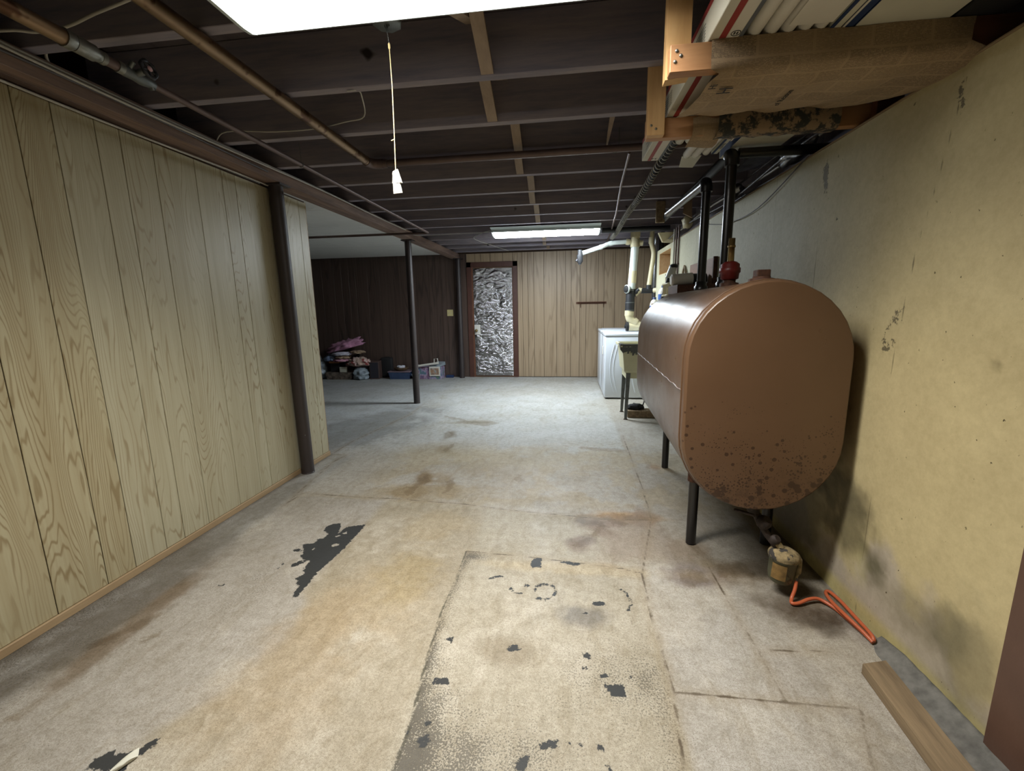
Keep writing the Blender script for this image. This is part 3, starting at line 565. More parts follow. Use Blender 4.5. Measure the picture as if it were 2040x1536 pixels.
for k in range(-4, 14):
    x = {0: -.37, 1: -.428, 2: -.34, 3: -.38, 4: -.33, 5: -.36}.get(k, -.35-.02*(k % 3)) 
    if k < 13: brace(k, x); brace(k, x-.06 if k != 1 else x+.06, True)
# extra short bridging next to the hanging shelf
MB().hexa([(.24, 2.535, 2.43), (.29, 2.535, 2.43), (.245, 2.95, 2.255), (.235, 2.95, 2.255)], [(.24, 2.535, 2.45), (.29, 2.535, 2.45), (.245, 2.95, 2.275), (.235, 2.95, 2.275)]).build('cross_brace', M['brace'], ceil_)
struct(box('trim_rim_board', M['joist'], (1.42, -2.5, 1.96), (1.46, 6.15, 2.5)))
struct(MB().box((WX-.006, -2.5, 1.978), (1.42, 5.3, 1.986), .002).build('trim_sill_plate', M['oldwood']))

# ---------------------------------------------------------------- left panelled wall, made of grooved boards
XL = -2.117
wl = struct(box('wall_left', M['groove'], (XL-.10, -2.5, 0), (XL-.006, 3.462, 2.15)))
gy = [-2.5, -2.2, -1.9, -1.68, -1.3, -1.0, -.72, -.45, -.2, .1, .42, .7, .93, 1.13, 1.359, 1.562, 1.695, 1.864, 1.975, 2.142, 2.395, 2.594, 2.704, 3.06, 3.369, 3.465]
for k, (a, b) in enumerate(zip(gy, gy[1:])):
    mt = M['oak_warm'] if b <= 1.70 and b > 1.0 else M['oak']
    MB().box((XL-.006, -(b-a)/2+.0016, 0), (XL, (b-a)/2-.0016, 2.102), .0012).build('wall_board', mt, wl, loc=(0, (a+b)/2, .036))
struct(MB().box((XL-.001, -2.5, 0), (XL+.012, 3.47, .036), .002).build('baseboard_left', M['trimwood']))
struct(MB().box((XL-.11, 3.463, .0), (XL-.001, 3.472, 2.14), .001).build('trim_1', M['trimwood']))
struct(MB().box((XL-.125, 3.472, .35), (XL-.085, 3.482, 2.14), .001).build('trim_2', M['brownedge']))
# beam carrying the joists, with a slight lean as in the photograph
beam = MB().box((-.07, -2.5, 2.163), (-.001, 7.9, ZJ), .002).box((.0, -2.5, 2.163), (.07, 7.9, ZJ), .002).build('support_beam', M['beam'], loc=(-2.08, 0, 0), rot=(0, 0, -.012))
beam.location.x = -2.12+.012*1.5
tag(beam, 'long brown doubled wooden beam along the top of the left wall', 'beam')

# left room: ceiling panels and dark panelled back wall
cl = struct(box('ceiling_left', M['groove'], (-7, -2.5, 2.27), (-2.2, 7.918, 2.30)))
for i in range(4):
    for j, (a, b) in enumerate([(-2.5, -.69), (-.69, .53), (.53, 1.75), (1.75, 2.97), (2.97, 4.19), (4.19, 5.41), (5.41, 6.63), (6.63, 7.9)]):
        MB().box((-7+i*1.2+.002, a+.002, 2.25), (-7+(i+1)*1.2-.002, b-.002, 2.27), .002).build('ceiling_panel', M['whiteceil'], cl)
D = 7.918
wb = struct(box('wall_back', M['groove'], (-7, D+.006, 0), (2.0, D+.12, 2.5)))
def vboards(xs, mat, z0, z1, nm='wall_board', par=wb):
    for a, b in zip(xs, xs[1:]):
        MB().box((-(b-a)/2+.003, D, z0), ((b-a)/2-.003, D+.006, z1), .001).build(nm, mat, par, loc=((a+b)/2, 0, 0))
xs = [-7]; rr = random.Random(3)
while xs[-1] < -2.15: xs.append(xs[-1]+rr.choice([.10, .15, .20, .13, .24]))
xs = [x for x in xs if x < -1.9]+[-1.82]
vboards(xs, M['walnut'], .01, 2.25)
gx = [-.89, -.80, -.699, -.593, -.413, -.182, -.032, .07, .225, .334, .541, .646, .833, 1.026, 1.21, 1.32, 1.5, 1.62, 1.8, 1.9]
vboards(gx, M['tan'], .012, 2.248)
vboards([-1.82, -1.66, -1.55, -1.38, -1.15, -.97, -.89], M['tan'], 2.10, 2.248)
# door with foil
struct(MB().box((-1.82, D-.02, 0), (-1.735, D+.004, 2.10), .003).box((-.975, D-.02, 0), (-.89, D+.004, 2.10), .003).box((-1.82, D-.02, 2.01), (-.89, D+.003, 2.10), .003).build('trim_3', plain('dark red brown door casing', sr(84, 52, 42), .5)))
struct(MB().box((-1.735, D-.01, 0), (-1.705, D+.003, 2.01), .002).build('trim_4', plain('brown door jamb', sr(112, 72, 52), .5)))
dr = struct(box('door_1', M['brownedge'], (-1.705, D-.004, .004), (-.975, D+.004, 2.008)))
us_ = np.linspace(-1.70, -.985, 110); vs_ = np.linspace(.03, 1.99, 260)
def crink(u, v):
    h = np.array([mnoise.noise(Vector((a*5, b*9, 1)))*.016+abs(mnoise.noise(Vector((a*7+b*5, b*15-a*6, 4))))*.022+mnoise.noise(Vector((a*20+b*8, b*34, 8)))*.005 for a, b in zip(u, v)])
    ed_ = np.minimum(np.minimum(u+1.70, -.985-u), np.minimum(v-.03, 1.99-v)); return np.stack([u, D-.012-np.clip(h+.004, 0, 1)*np.clip(ed_*20, .1, 1), v], 1)
fo = grid('foil_sheet', M['foil'], us_, vs_, crink); fo.parent = dr; fo['label'] = 'crinkled silver foil insulation'
fo.data.polygons.foreach_set('use_smooth', [True]*len(fo.data.polygons))
pl = MB().box((-1.70, D-.03, .80), (-1.59, D-.024, .98), .002, M=None).build('lock_plate', M['white'], dr)
MB().lathe([(.012, 0), (.012, .03), (.026, .04), (.028, .06), (.018, .072), (.001, .074)], 16, M=rotM((-1.655, D-.03, .875), (PI/2, 0, 0))).build('knob', M['brass'], dr)
# near brown painted jamb at the right edge
struct(MB().box((WX-.012, .99, 0), (WX+.12, 1.183, 1.96), .003).build('trim_5', M['brownpaint']))

# ================================================================ THINGS
# ---------------------------------------------------------------- fluorescent fixtures
def fixture(label, x0, x1, y0, y1, lm, dp=.018, pl=.0, nm='ceiling_light'):
    t = thing(nm, ((x0+x1)/2, (y0+y1)/2, 2.205), label, 'light', 'wraparound ceiling lights'); t['group'] = 'fluorescent ceiling lights'
    L = (x1-x0)/2; W = (y1-y0)/2
    MB().hexa([(-L, -W, .03), (L, -W, .03), (L, W, .03), (-L, W, .03)], [(-L, -W-pl, .044), (L, -W-pl, .044), (L, W+pl*.3, .044), (-L, W+pl*.3, .044)]).build('housing', M['fixture'], t)
    prof = [(-W*.98, .03), (-W*.98, .0), (-W*.80, -dp*.67), (-W*.5, -dp), (W*.5, -dp), (W*.80, -dp*.67), (W*.98, .0), (W*.98, .03)]
    for s in (-1, 1): MB().box((-L, s*W-(.003 if s > 0 else -.0), -.001), (L, s*W+(.003 if s < 0 else .0), .034)).build('side_rail', M['fixture'], t)
    MB().prism(prof, -L+.012, L-.012, 'x').build('lens', lm, t)
    for s in (-1, 1): MB().prism([(a*1.01, b+(.0 if b > .02 else -.002)) for a, b in prof], s*L-.012*(s > 0), s*L+.012*(s < 0), 'x').build('end_cap', M['fixture'], t)
    return t
fixture('large bright white fluorescent light overhead, cut off by the top of the photo', -1.065, .254, 1.26, 1.54, M['lens_near'])
la = bpy.data.lights.new('tube_light', 'AREA'); la.shape = 'RECTANGLE'; la.size = 1.28; la.size_y = .22; la.energy = 34; la.color = NEAR_C; la.spread = math.radians(126)
lo = bpy.data.objects.new('tube_light', la); C.objects.link(lo); lo.location = (-.405, 1.40, 2.185)
fixture('lit fluorescent light in the distance before the back wall', -.946, .40, 5.56, 5.93, M['lens_far'], .03, .10)

# pull chain with its cover plate
t = thing('pull_chain', (-.62, 1.61, 2.245), 'pale pull string with paper tag hanging beside the near ceiling light', 'pull chain')
MB().lathe([(.052, -.001), (.052, -.005), (.046, -.009), (.001, -.010)], 8).build('cover_plate', M['steel'], t)
MB().tube([(.0, 0, -.008), (.0, 0, -.03)], .004, 8).tube([(math.cos(a)*.008, 0, -.012+math.sin(a)*.008) for a in np.linspace(0, 2*PI, 12)[:-1]], .002, 6, closed=True).build('hook', M['steel'], t)
mb = MB()
for k in range(9): mb.lathe([(.0005, -.0022), (.002, 0), (.0005, .0022)], 8, o=(.0005*k, 0, -.028-k*.005))
mb.build('bead_chain', M['steel'], t)
MB().tube([(.004, 0, -.07), (.006, 0, -.2), (.003, 0, -.36), (.0, 0, -.475)], .0016, 6).lathe([(.0005, -.012), (.004, -.006), (.004, .006), (.0005, .012)], 8, o=(.004, 0, -.075)).tube([(.003, 0, -.372), (-.009, 0, -.376)], .0022, 6).build('string', M['string'], t)
MB().hexa([(-.012, -.003, -.555), (.02, -.003, -.553), (.02, .003, -.553), (-.012, .003, -.555)], [(-.01, -.007, -.485), (.006, -.007, -.475), (.006, .007, -.475), (-.01, .007, -.485)]).hexa([(-.013, -.005, -.52), (.021, -.006, -.518), (.021, .006, -.518), (-.013, .005, -.52)], [(-.01, -.004, -.480), (.008, -.004, -.472), (.008, .004, -.472), (-.01, .004, -.480)]).build('tag', M['white'], t)

# ---------------------------------------------------------------- columns
def column(x, y, label, r=.046, lean=(0, 0), brk=True):
    t = thing('steel_column', (x, y, 0), label, 'column', 'steel columns under the beam')
    MB().tube([(0, 0, .006), (lean[0]*.5, lean[1]*.5, 1.08), (lean[0], lean[1], 2.15)], r, 28).build('post', M['column'], t)
    MB().box((-.075+lean[0], -.06+lean[1], 2.15), (.075+lean[0], .06+lean[1], 2.1625), .001).build('top_plate', M['column'], t)
    MB().lathe([(r+.002, 0), (r+.002, .006), (r, .008)], 24).build('base_plate', M['column'], t)
    if brk:
        for z in (1.55, 1.60, .32): MB().lathe([(.005, 0), (.004, .003), (.001, .004)], 8, M=rotM((.03, -r*.78+.001, z), (PI/2, 0, .7))).build('bolt', M['steel'], t)
    return t
column(-2.058, 3.05, 'thick dark brown steel column standing against the left oak panelling', .048, (-.005, -.02))
column(-2.052, 5.605, 'freestanding dark steel column in the middle of the floor', .043, (0, 0), False)
column(-1.945, 7.80, 'dark steel column against the back wall left of the foil door', .046, (0, 0), False)

# ---------------------------------------------------------------- oil tank
TX, TY, TL = .81, 1.85, 1.66; TWD, TZ0, TZ1 = .318, .388, 1.366
tank = thing('oil_tank', (TX, TY, 0), 'big brown painted oil tank on four pipe legs by the yellow wall', 'oil tank', rz=-math.radians(2.2))
def obround(rx, z0, z1, n=20):
    r = rx*1.0; zc0, zc1 = z0+r*1.0, z1-r*1.0
    return [(rx*math.cos(a), zc1+r*math.sin(a)) for a in np.linspace(0, PI, n)]+[(rx*math.cos(a), zc0+r*math.sin(a)) for a in np.linspace(PI, 2*PI, n)]
secs = []
for y, k in [(.0, .962), (.003, .978), (.012, .990), (.026, .998), (.042, 1.0), (.052, .996), (.056, .996), (TL-.056, .996), (TL-.05, 1), (TL-.03, .998), (TL-.012, .986), (TL-.003, .97), (TL, .95)]:
    d = (1-k)*TWD; secs.append((y, obround(TWD-d, TZ0+d, TZ1-d)))
v_, f_ = [], []; n = len(secs[0][1])
for y, pr in secs: v_ += [(p[0], y, p[1]) for p in pr]
for i in range(len(secs)-1):
    for k in range(n): f_.append((i*n+k, i*n+(k+1) % n, (i+1)*n+(k+1) % n, (i+1)*n+k))
mb = MB(); mb.add(v_, f_, True)
for (y, pr), sgn in ((secs[0], -1), (secs[-1], 1)):     # slightly domed heads
    c0 = (0, y, (TZ0+TZ1)/2); rings = [[(p[0]*s, y+sgn*.012*(1-s*s), c0[2]+(p[1]-c0[2])*s) for p in pr] for s in (1, .8, .5, .2)]
    vv = [q for r in rings for q in r]; ff = []
    for i in range(3):
        for k in range(n): ff.append((i*n+k, i*n+(k+1) % n, (i+1)*n+(k+1) % n, (i+1)*n+k))
    ff.append(tuple(3*n+k for k in range(n))); mb.add(vv, ff, True)
body = mb.build('tank_body', M['tank'], tank)
lp = obround(TWD+.002, TZ0-.002, TZ1+.002, 20)
MB().tube([(p[0]*.997, .046, (p[1]-.877)*.998+.877) for p in lp], .0035, 6, closed=True).build('head_seam', M['tank'], tank)
pts = [(-TWD-.001, y, .905+.0025*math.sin(y*37)+.001*math.sin(y*91)) for y in np.arange(.05, TL-.04, .03)]
MB().tube(pts, [.0032+.001*math.sin(k*2.1) for k in range(len(pts))], 6).build('weld_bead', M['tank'], tank)
for (lx, ly, nm) in ((-.155, .39, 1), (.235, .44, 0), (-.09, 1.53, 1), (.235, 1.53, 0)):
    zt = TZ0+TWD-math.sqrt(max(TWD**2-lx*lx, 0))+.02
    lg = MB().tube([(lx, ly, .004), (lx, ly, zt)], .0255, 20).build('leg', M['black'], tank)
    MB().tube([(lx, ly, zt-.09), (lx, ly, zt-.005)], .033, 20).build('leg_socket', M['rust'], lg)
MB().lathe([(.05, 0), (.05, .012), (.034, .016), (.034, .022), (.001, .022)], 20, o=(0, .14, TZ1-.004)).box((-.026, .114, TZ1+.016), (.026, .166, TZ1+.045), .003).build('fill_plug', M['rust'], tank)
MB().lathe([(.045, -.01), (.045, .012), (.03, .016), (.03, .03), (.001, .03)], 16, o=(.0, .56, TZ1)).build('gauge_bush', M['rust'], tank)
rv = MB().lathe([(.03, .028), (.044, .034), (.046, .06), (.052, .066), (.052, .085), (.046, .09), (.046, .105), (.03, .118), (.018, .122), (.001, .122)], 10, o=(.0, .56, TZ1)).build('vent_alarm', M['redvalve'], tank)
MB().lathe([(.016, .12), (.016, .19), (.019, .19), (.019, .20), (.016, .20), (.016, .235), (.001, .235)], 12, o=(.0, .56, TZ1)).build('brass_nipple', M['brass'], rv)
text('275', .032, M['whitecard'], 'stencilled_mark', tank, rotM((-.185, 1.30, TZ1-.063), (0, -.62, PI/2+3.05)) , .0003)
# drain line, filter canister
dl = tag(MB().tube([(0, 0, 0), (0, -.0, -.05)], .026, 12).tube([(0, 0, -.04), (.02, -.03, -.09), (.05, -.05, -.14), (.09, -.06, -.19)], .015, 10).lathe([(.02, 0), (.03, .01), (.03, .04), (.02, .05)], 8, M=rotM((.02, -.03, -.10), (.5, .5, 0))).lathe([(.016, 0), (.024, .008), (.024, .03), (.016, .04)], 8, M=rotM((.062, -.05, -.165), (.6, .6, 0))).tube([(.0, -.02, -.06), (-.06, .05, -.07)], .008, 8).build('drain_valve', M['darkrust'], loc=(.842, 1.94, .395)), 'rusty crusted outlet valve under the near end of the brown tank', 'valve')
can = thing('oil_filter', (.945, 1.865, .055), 'grey green oil filter canister with crusty cap below the tank', 'oil filter')
cm_ = rotM((0, 0, 0), (0, .06, 0))
MB().lathe([(.02, 0), (.040, .004), (.048, .014), (.052, .04), (.054, .105), (.057, .107), (.057, .118), (.054, .12)], 28, M=cm_).build('bowl', M['canister'], can)
MB().add([(.0545*math.cos(a), .0545*math.sin(a), z) for z in (.03, .10) for a in np.linspace(3.5, 4.6, 10)], [(k, k+1, k+11, k+10) for k in range(9)], True, cm_).build('paper_label', M['canlabel'], can)
MB().lathe([(.061, .116), (.063, .128), (.056, .142), (.040, .152), (.018, .160), (.001, .162)], 28, M=cm_).build('cap', M['crust'], can)
MB().tube([(-.005, .0, .155), (-.03, .01, .19)], .014, 10).tube([(.055, -.01, .135), (.062, -.022, .12), (.058, -.03, .07), (.05, -.035, .03)], .010, 10).build('outlet_fitting', M['crust'], can)
hz = .008
hp = [(.995, 1.83, .085), (.985, 1.815, .05), (.968, 1.80, .018), (.958, 1.775, .012), (.985, 1.775, .014), (1.035, 1.797, .02), (1.08, 1.805, .018), (1.115, 1.765, .012), (1.13, 1.70, .011), (1.142, 1.63, .011), (1.150, 1.585, .010), (1.156, 1.60, .022), (1.160, 1.70, .02), (1.162, 1.80, .018), (1.155, 1.868, .014), (1.138, 1.862, .010), (1.120, 1.79, .022), (1.118, 1.70, .030), (1.135, 1.62, .022), (1.146, 1.575, .012)]
h = tag(MB().tube(spline(hp, 8), .0072, 10).build('fuel_hose', M['orange']), 'orange plastic fuel line coiled on the floor along the yellow wall', 'hose')

# mortar patch and loose stud
rr = random.Random(5); vs_ = []; N = 60
for i in range(N):
    y = .98+(1.60-.98)*i/(N-1); wd = .03+.045*min(1, (1.61-y)*6)+.012*mnoise.noise(Vector((y*14, 0, 0))); hh = .02+.022*min(1, (1.61-y)*8)+.006*mnoise.noise(Vector((y*22, 3, 0)))
    for k in range(9):
        f = k/8; x = WX-.001-wd*(1-f); z = .0015+hh*f**1.6+.004*mnoise.noise(Vector((y*30, k*1.1, 0)))*(0 < k < 8)
        vs_.append((x, y, z))
fs_ = [(i*9+k, i*9+k+1, (i+1)*9+k+1, (i+1)*9+k) for i in range(N-1) for k in range(8)]
b0 = len(vs_); vs_ += [(v[0], v[1], .0005) for v in vs_]
fs_ += [(i*9, (i+1)*9, b0+(i+1)*9, b0+i*9) for i in range(N-1)]+[(b0+i*9+8, b0+(i+1)*9+8, (i+1)*9+8, i*9+8) for i in range(N-1)]
tag(MB().add(vs_, fs_, True).build('mortar_strip', M['mortar']), 'rough grey mortar smeared along the foot of the right wall', 'mortar')
st = MB().hexa([(-.043, -.62, 0), (.045, -.62, 0), (.043, .2, 0), (-.043, .17, 0)], [(-.043, -.62, .037), (.045, -.62, .037), (.043, .2, .037), (-.043, .17, .037)]).build('loose_stud', M['oldwood'], loc=(1.052, 1.262, .001), rot=(0, 0, -.075))
tag(st, 'weathered brown timber stud lying on the floor by the right wall', 'timber')

rows_ = [[(.012*math.sin(a_*1.4)+.03*b_, .05*b_-.02*a_, .003+.012*abs(math.sin(a_*1.5+b_*2))) for a_ in np.linspace(0, 2.2, 9)] for b_ in np.linspace(0, 1, 7)]
vv_ = [q for r_ in rows_ for q in r_]; ff_ = [(i*9+k, i*9+k+1, (i+1)*9+k+1, (i+1)*9+k) for i in range(6) for k in range(8)]
L_ = len(vv_); vv_ += [(q[0], q[1], q[2]-.0015) for q in vv_]; ff_ += [tuple(q+L_ for q in f[::-1]) for f in ff_]
tag(MB().add(vv_, ff_, True).build('paint_flake', M['whitecard'], loc=(-1.275, .862, 0)), 'curled white paint flake on the black patch at the bottom left of the floor', 'flake')

# ---------------------------------------------------------------- black vertical pipes on the tank
def vpipe(x, y, z0, z1, label, back, side=None):
    t = thing('vent_pipe', (x, y, z0), label, 'pipe', 'black pipes rising from the tank')
    MB().tube([(0, 0, 0), (0, 0, z1-z0-.02)], .026, 24).build('riser', M['black'], t)
    MB().lathe([(.042, 0), (.042, .02), (.034, .028), (.034, .05), (.028, .052)], 8).build('bushing', M['black'], t)
    e = z1-z0
    MB().tube(arc((0, .035, e-.035), .035, PI, PI/2, 8, (1, 2)), .034, 20).tube([(0, 0, e-.06), (0, 0, e-.03)], .036, 20).build('elbow', M['black'], t)
    if side: t.children[-1].rotation_euler.z = -PI/2; MB().tube([(.03, 0, e), (side, 0, e)], .024, 20).build('horizontal_run', M['black'], t)
    else: MB().tube([(0, .03, e), (0, back-y, e+.03)], .026, 20).build('horizontal_run', M['black'], t)
vpipe(.855, 2.975, 1.366, 2.02, 'black iron pipe rising from the far part of the tank', 4.05)
vpipe(.842, 2.52, 1.366, 2.035, 'tall black iron pipe rising beside the red fitting on the tank', 4.6, .5)

# ---------------------------------------------------------------- ceiling pipes
q = MB(); x = -1.57; z = 2.13
tp = thing('water_pipe', (x, 0, z), 'slim copper pipe with shutoff valve running along the left under the joists', 'pipe')
MB().tube([(0, -2.5, 0), (0, 1.33, 0)], .024, 16).build('thick_run', M['copper'], tp)
MB().tube([(0, 1.33, 0), (0, 1.355, 0), (0, 1.36, 0)], [.028, .028, .024], 16).build('coupling', M['solder'], tp)
MB().tube([(0, 1.36, 0), (0, 1.42, 0), (0, 1.425, 0), (0, 1.44, 0)], [.026, .026, .022, .020], 16).tube([(0, 1.44, 0), (0, 1.455, 0)], .021, 16).build('reducer', M['solder'], tp)
MB().tube([(0, 1.495, 0), (0, 1.515, 0)], .020, 16).build('coupling', M['solder'], tp)
MB().tube([(0, 1.45, 0), (0, 1.5, 0)], .017, 16).tube([(0, 1.63, 0), (0, 4.94, 0)], .0125, 14).tube(arc((-.03, 4.94, 0), .03, 0, PI/2, 6, (0, 1)), .0135, 14).build('slim_run', M['copperdull'], tp)
vb = MB().tube([(0, 1.51, 0), (0, 1.53, 0), (0, 1.56, 0), (0, 1.59, 0), (0, 1.61, 0), (0, 1.635, 0)], [.018, .022, .020, .023, .019, .016], 8).tube([(0, 1.56, 0), (.05, 1.56, .012)], .012, 10).tube([(.012, 1.535, .012), (.03, 1.535, .03)], .009, 8).tube([(0, 1.62, 0), (0, 1.63, -.02)], .011, 10).build('valve_body', M['steel'], tp)
mb = MB(); mh = rotM((.062, 1.56, .014), (0, PI/2-.2, 0))
mb.tube([(.028*math.cos(a), .028*math.sin(a), 0) for a in np.linspace(0, 2*PI, 25)[:-1]], [.006+.002*math.sin(k*PI/2) for k in range(24)], 8, closed=True, M=mh)
for k in range(5): mb.tube([(0, 0, 0), (.028*math.cos(k*1.2566), .028*math.sin(k*1.2566), 0)], .004, 6, M=mh)
hw = mb.build('hand_wheel', M['blackplastic'], vb)
MB().lathe([(.009, 0), (.009, .004), (.001, .005)], 12, M=rotM((.066, 1.56, .015), (0, PI/2-.2, 0))).build('wheel_badge', M['palepink'], vb)
for y in (2.57, .2):
    MB().tube([(.0, y, .12), (.002, y, .02)], .0016, 6).tube(arc((0, y, 0), .0145, PI/2, 2.2*PI, 12, (0, 2)), .0018, 6).build('pipe_hook', M['steel'], tp)
tag(MB().tube([(-1.60, 4.97, 2.13), (-6.5, 4.93, 2.13)], .0135, 14).build('cross_pipe', M['copperdull']), 'dull pipe crossing under the white ceiling of the side room', 'pipe')
t = thing('drain_pipe', (-1.29, 0, 2.221), 'thick copper pipe running overhead then turning right at an elbow', 'pipe')
MB().tube([(0, -2.5, 0), (0, 2.85, 0)], .0265, 20).build('long_run', M['copper'], t)
MB().tube([(0, 2.84, 0)]+arc((.06, 2.86, 0), .06, PI, PI/2, 8, (0, 1))+[(.085, 2.92, 0)], [.030]*11, 16).tube([(.08, 2.92, 0), (.115, 2.92, 0)], .027, 16).build('elbow', M['copperdull'], t)
MB().tube([(.08, 2.92, 0), (2.46, 2.90, 0)], .0215, 18).build('cross_run', M['copperdull'], t)
MB().tube(arc((1.575, 2.91, 0), .024, PI, 2*PI, 10, (0, 2)), .002, 6).tube([(1.575+.024, 2.91, 0), (1.6, 2.91, .12)], .002, 6).tube([(1.551, 2.91, 0), (1.55, 2.91, .028)], .002, 6).build('pipe_hanger', M['steel'], t)
tag(MB().tube([(.385, 3.0, 2.222), (.42, 3.7, 2.222), (.50, 4.8, 2.222), (.56, 6.0, 2.222), (.60, 7.4, 2.222)], .0085, 10).build('thin_pipe', M['copperdull']), 'thin dull pipe running diagonally across the joists beside the corrugated hose', 'pipe')
# corrugated spiral hose
cp = [(.617, 2.6+.013*k, 2.205+.012*math.sin(k*.045)) for k in range(300)]
ch = tag(MB().tube(cp, [.021+.0065*math.sin(k*1.25) for k in range(300)], 12).build('corrugated_hose', M['darkstuff']), 'black corrugated hose hung under the joists between light and right wall', 'hose')
hx = [(.617+.0265*math.cos(a), 2.62+a*.0095, 2.205+.012*math.sin((a*.0095/.013)*.045)+.0265*math.sin(a)) for a in np.arange(0, 400, .7)]
MB().tube(hx, .0035, 5).build('spiral_wrap', M['cable'], ch)

# ---------------------------------------------------------------- cables
def cable(pts, label, mt='cable', r=.0055, n=5, group=None):
    return tag(MB().tube(spline(pts, n), r, 7).build('cable', M[mt]), label, 'cable', group)
def bx(y): return -2.12+.012*1.5+.012*y+.012   # right face of the leaning beam, roughly
rr = random.Random(2)
bxr = lambda y: -2.032+.012*y
cable([(bxr(y)+.009, y, 2.236+.006*math.sin(y*2.3)) for y in np.arange(-2.4, 5.4, .35)], 'off white cable stapled along the upper edge of the brown beam')
cable([(bxr(y)+.022, y, 2.222+.010*math.sin(y*1.9+1)) for y in np.arange(-2.4, 4.6, .35)], 'second pale cable sagging along the upper edge of the beam')
cable([(bxr(y)+.012, y, 2.203+.008*math.sin(y*3.1+2)) for y in np.arange(-2.4, 3.1, .35)], 'grey cable just below the pale ones on the beam', 'cabledark', .0055)
cable([(XL+.022, y, 2.143+.007*math.sin(y*2.7)) for y in np.arange(-2.4, 3.0, .3)], 'pale cable along the top of the left oak panelling')
cable([(-1.99, 5.4, 2.235), (-1.97, 5.55, 2.22), (-1.9, 5.75, 2.235), (-1.5, 5.80, 2.245), (-1.0, 5.78, 2.245)], 'pale cable leaving the beam towards the far light', r=.004)
cable([(-2.02, 1.75, 2.235), (-2.04, 1.68, 2.243), (-2.01, 1.63, 2.26), (-1.98, 1.62, 2.30)], 'short pale cable looping up beside the nearest joist at upper left')
cable([(-2.4, 1.47, 2.262), (-1.977, 1.475, 2.262), (-1.87, 1.50, 2.262), (-1.73, 1.49, 2.262), (-1.58, 1.46, 2.27), (-1.40, 1.41, 2.262), (-1.2, 1.36, 2.262)], 'pale cable crossing the joist bay at the upper left corner', r=.005)
cable([(-2.03, 2.47, 2.245), (-1.88, 2.385, 2.262), (-1.62, 2.43, 2.262), (-1.38, 2.43, 2.262), (-1.176, 2.375, 2.262), (-1.05, 2.33, 2.262), (-.96, 2.12, 2.262), (-.95, 2.06, 2.256), (-.965, 2.035, 2.246), (-.99, 2.04, 2.248)], 'thin grey cable drooping across the joist bay before the string', 'cable', .0032)
cable([(-1.0, 7.6, 2.24), (-1.15, 6.9, 2.235), (-1.3, 6.2, 2.24), (-1.1, 5.75, 2.235), (-.97, 5.62, 2.24)], 'pale cable hanging behind the far ceiling light', r=.004)
for k, (x0, z0) in enumerate([(1.21, 2.06), (1.25, 2.10), (1.30, 2.05), (1.28, 2.16)]):
    cable([(x0+.02*math.sin(y*2.1+k), y, z0+.015*math.sin(y*3+k*2)) for y in np.arange(2.2, 6, .3)],
        ['lowest dark cable along the top of the right wall', 'pale cable along the top of the right wall', 'innermost dark cable above the right wall', 'upper grey cable above the right wall'][k], 'cable' if k == 1 else 'cabledark', .007)
cable([(1.18, 2.45, 1.99), (1.178, 3.0, 1.86), (1.178, 3.5, 1.86), (1.178, 3.95, 1.93), (1.18, 4.2, 1.99)], 'thin cable sagging across the upper face of the right wall', 'cabledark', .003)

# ---------------------------------------------------------------- clutter above the right wall
def crumple(loc, dim, mt, label, seed, rz=0, nm='foil_wad', cat='foil'):
    return tag(lump(loc, dim, M[mt], nm, amp=.5, freq=3, seed=seed, sub=3, rz=rz, flat=False), label, cat)
crumple((1.24, 2.72, 2.03), (.10, .34, .07), 'silverfoil', 'long crumpled silver foil piece nearest on top of the right wall', 1)
crumple((1.22, 3.55, 2.03), (.10, .22, .08), 'silverfoil', 'crumpled silver foil behind the tall black pipe', 2)
tag(MB().hexa([(1.12, 3.0, 2.17), (1.36, 3.0, 2.17), (1.36, 3.32, 2.19), (1.12, 3.32, 2.15)], [(1.12, 3.0, 2.20), (1.36, 3.0, 2.20), (1.36, 3.32, 2.22), (1.12, 3.32, 2.18)]).build('insulation_foil', M['silverfoil']), 'dull grey foil faced panel under the joists at the right wall', 'foil')
tag(MB().hexa([(1.05, 4.33, 2.10), (1.13, 4.33, 2.06), (1.14, 4.355, 2.06), (1.06, 4.358, 2.10)], [(1.06, 4.345, 2.29), (1.13, 4.345, 2.22), (1.13, 4.359, 2.22), (1.06, 4.359, 2.29)]).build('paper_scrap', M['beigecloth']), 'beige paper scrap stuck behind the near black pipe', 'paper')
tag(lump((1.2, 4.75, 2.03), (.10, .14, .12), M['pvc'], 'insulation_wad', amp=.3, seed=4, sub=3, flat=False), 'rounded tan insulation piece on top of the right wall', 'insulation')
tag(MB().hexa([(1.13, 5.55, 2.02), (1.24, 5.5, 2.0), (1.24, 5.56, 2.0), (1.13, 5.6, 2.02)], [(1.07, 5.5, 2.12), (1.26, 5.48, 2.12), (1.26, 5.54, 2.12), (1.07, 5.56, 2.12)]).build('insulation_scrap', M['pvc']), 'cream insulation scrap above the small window', 'insulation')
tag(MB().box((.90, 4.799, 2.11), (.99, 4.829, 2.32), .003).build('wood_cleat', M['oldwood']), 'small wooden cleat hanging before the dark cross pipe', 'wood')
tag(MB().tube([(.43, 5.76, 2.212), (1.25, 5.76, 2.212)], .033, 18).tube([(.55, 5.76, 2.212), (.62, 5.76, 2.212)], .036, 18).build('waste_pipe', M['blackplastic']), 'dark waste pipe running across above the cream stack', 'pipe')
tag(MB().tube([(1.0, 2.80, 2.19), (1.0, 4.9, 2.16)], .03, 16).build('waste_pipe', M['blackplastic']), 'dark waste pipe running lengthways above the black risers', 'pipe')

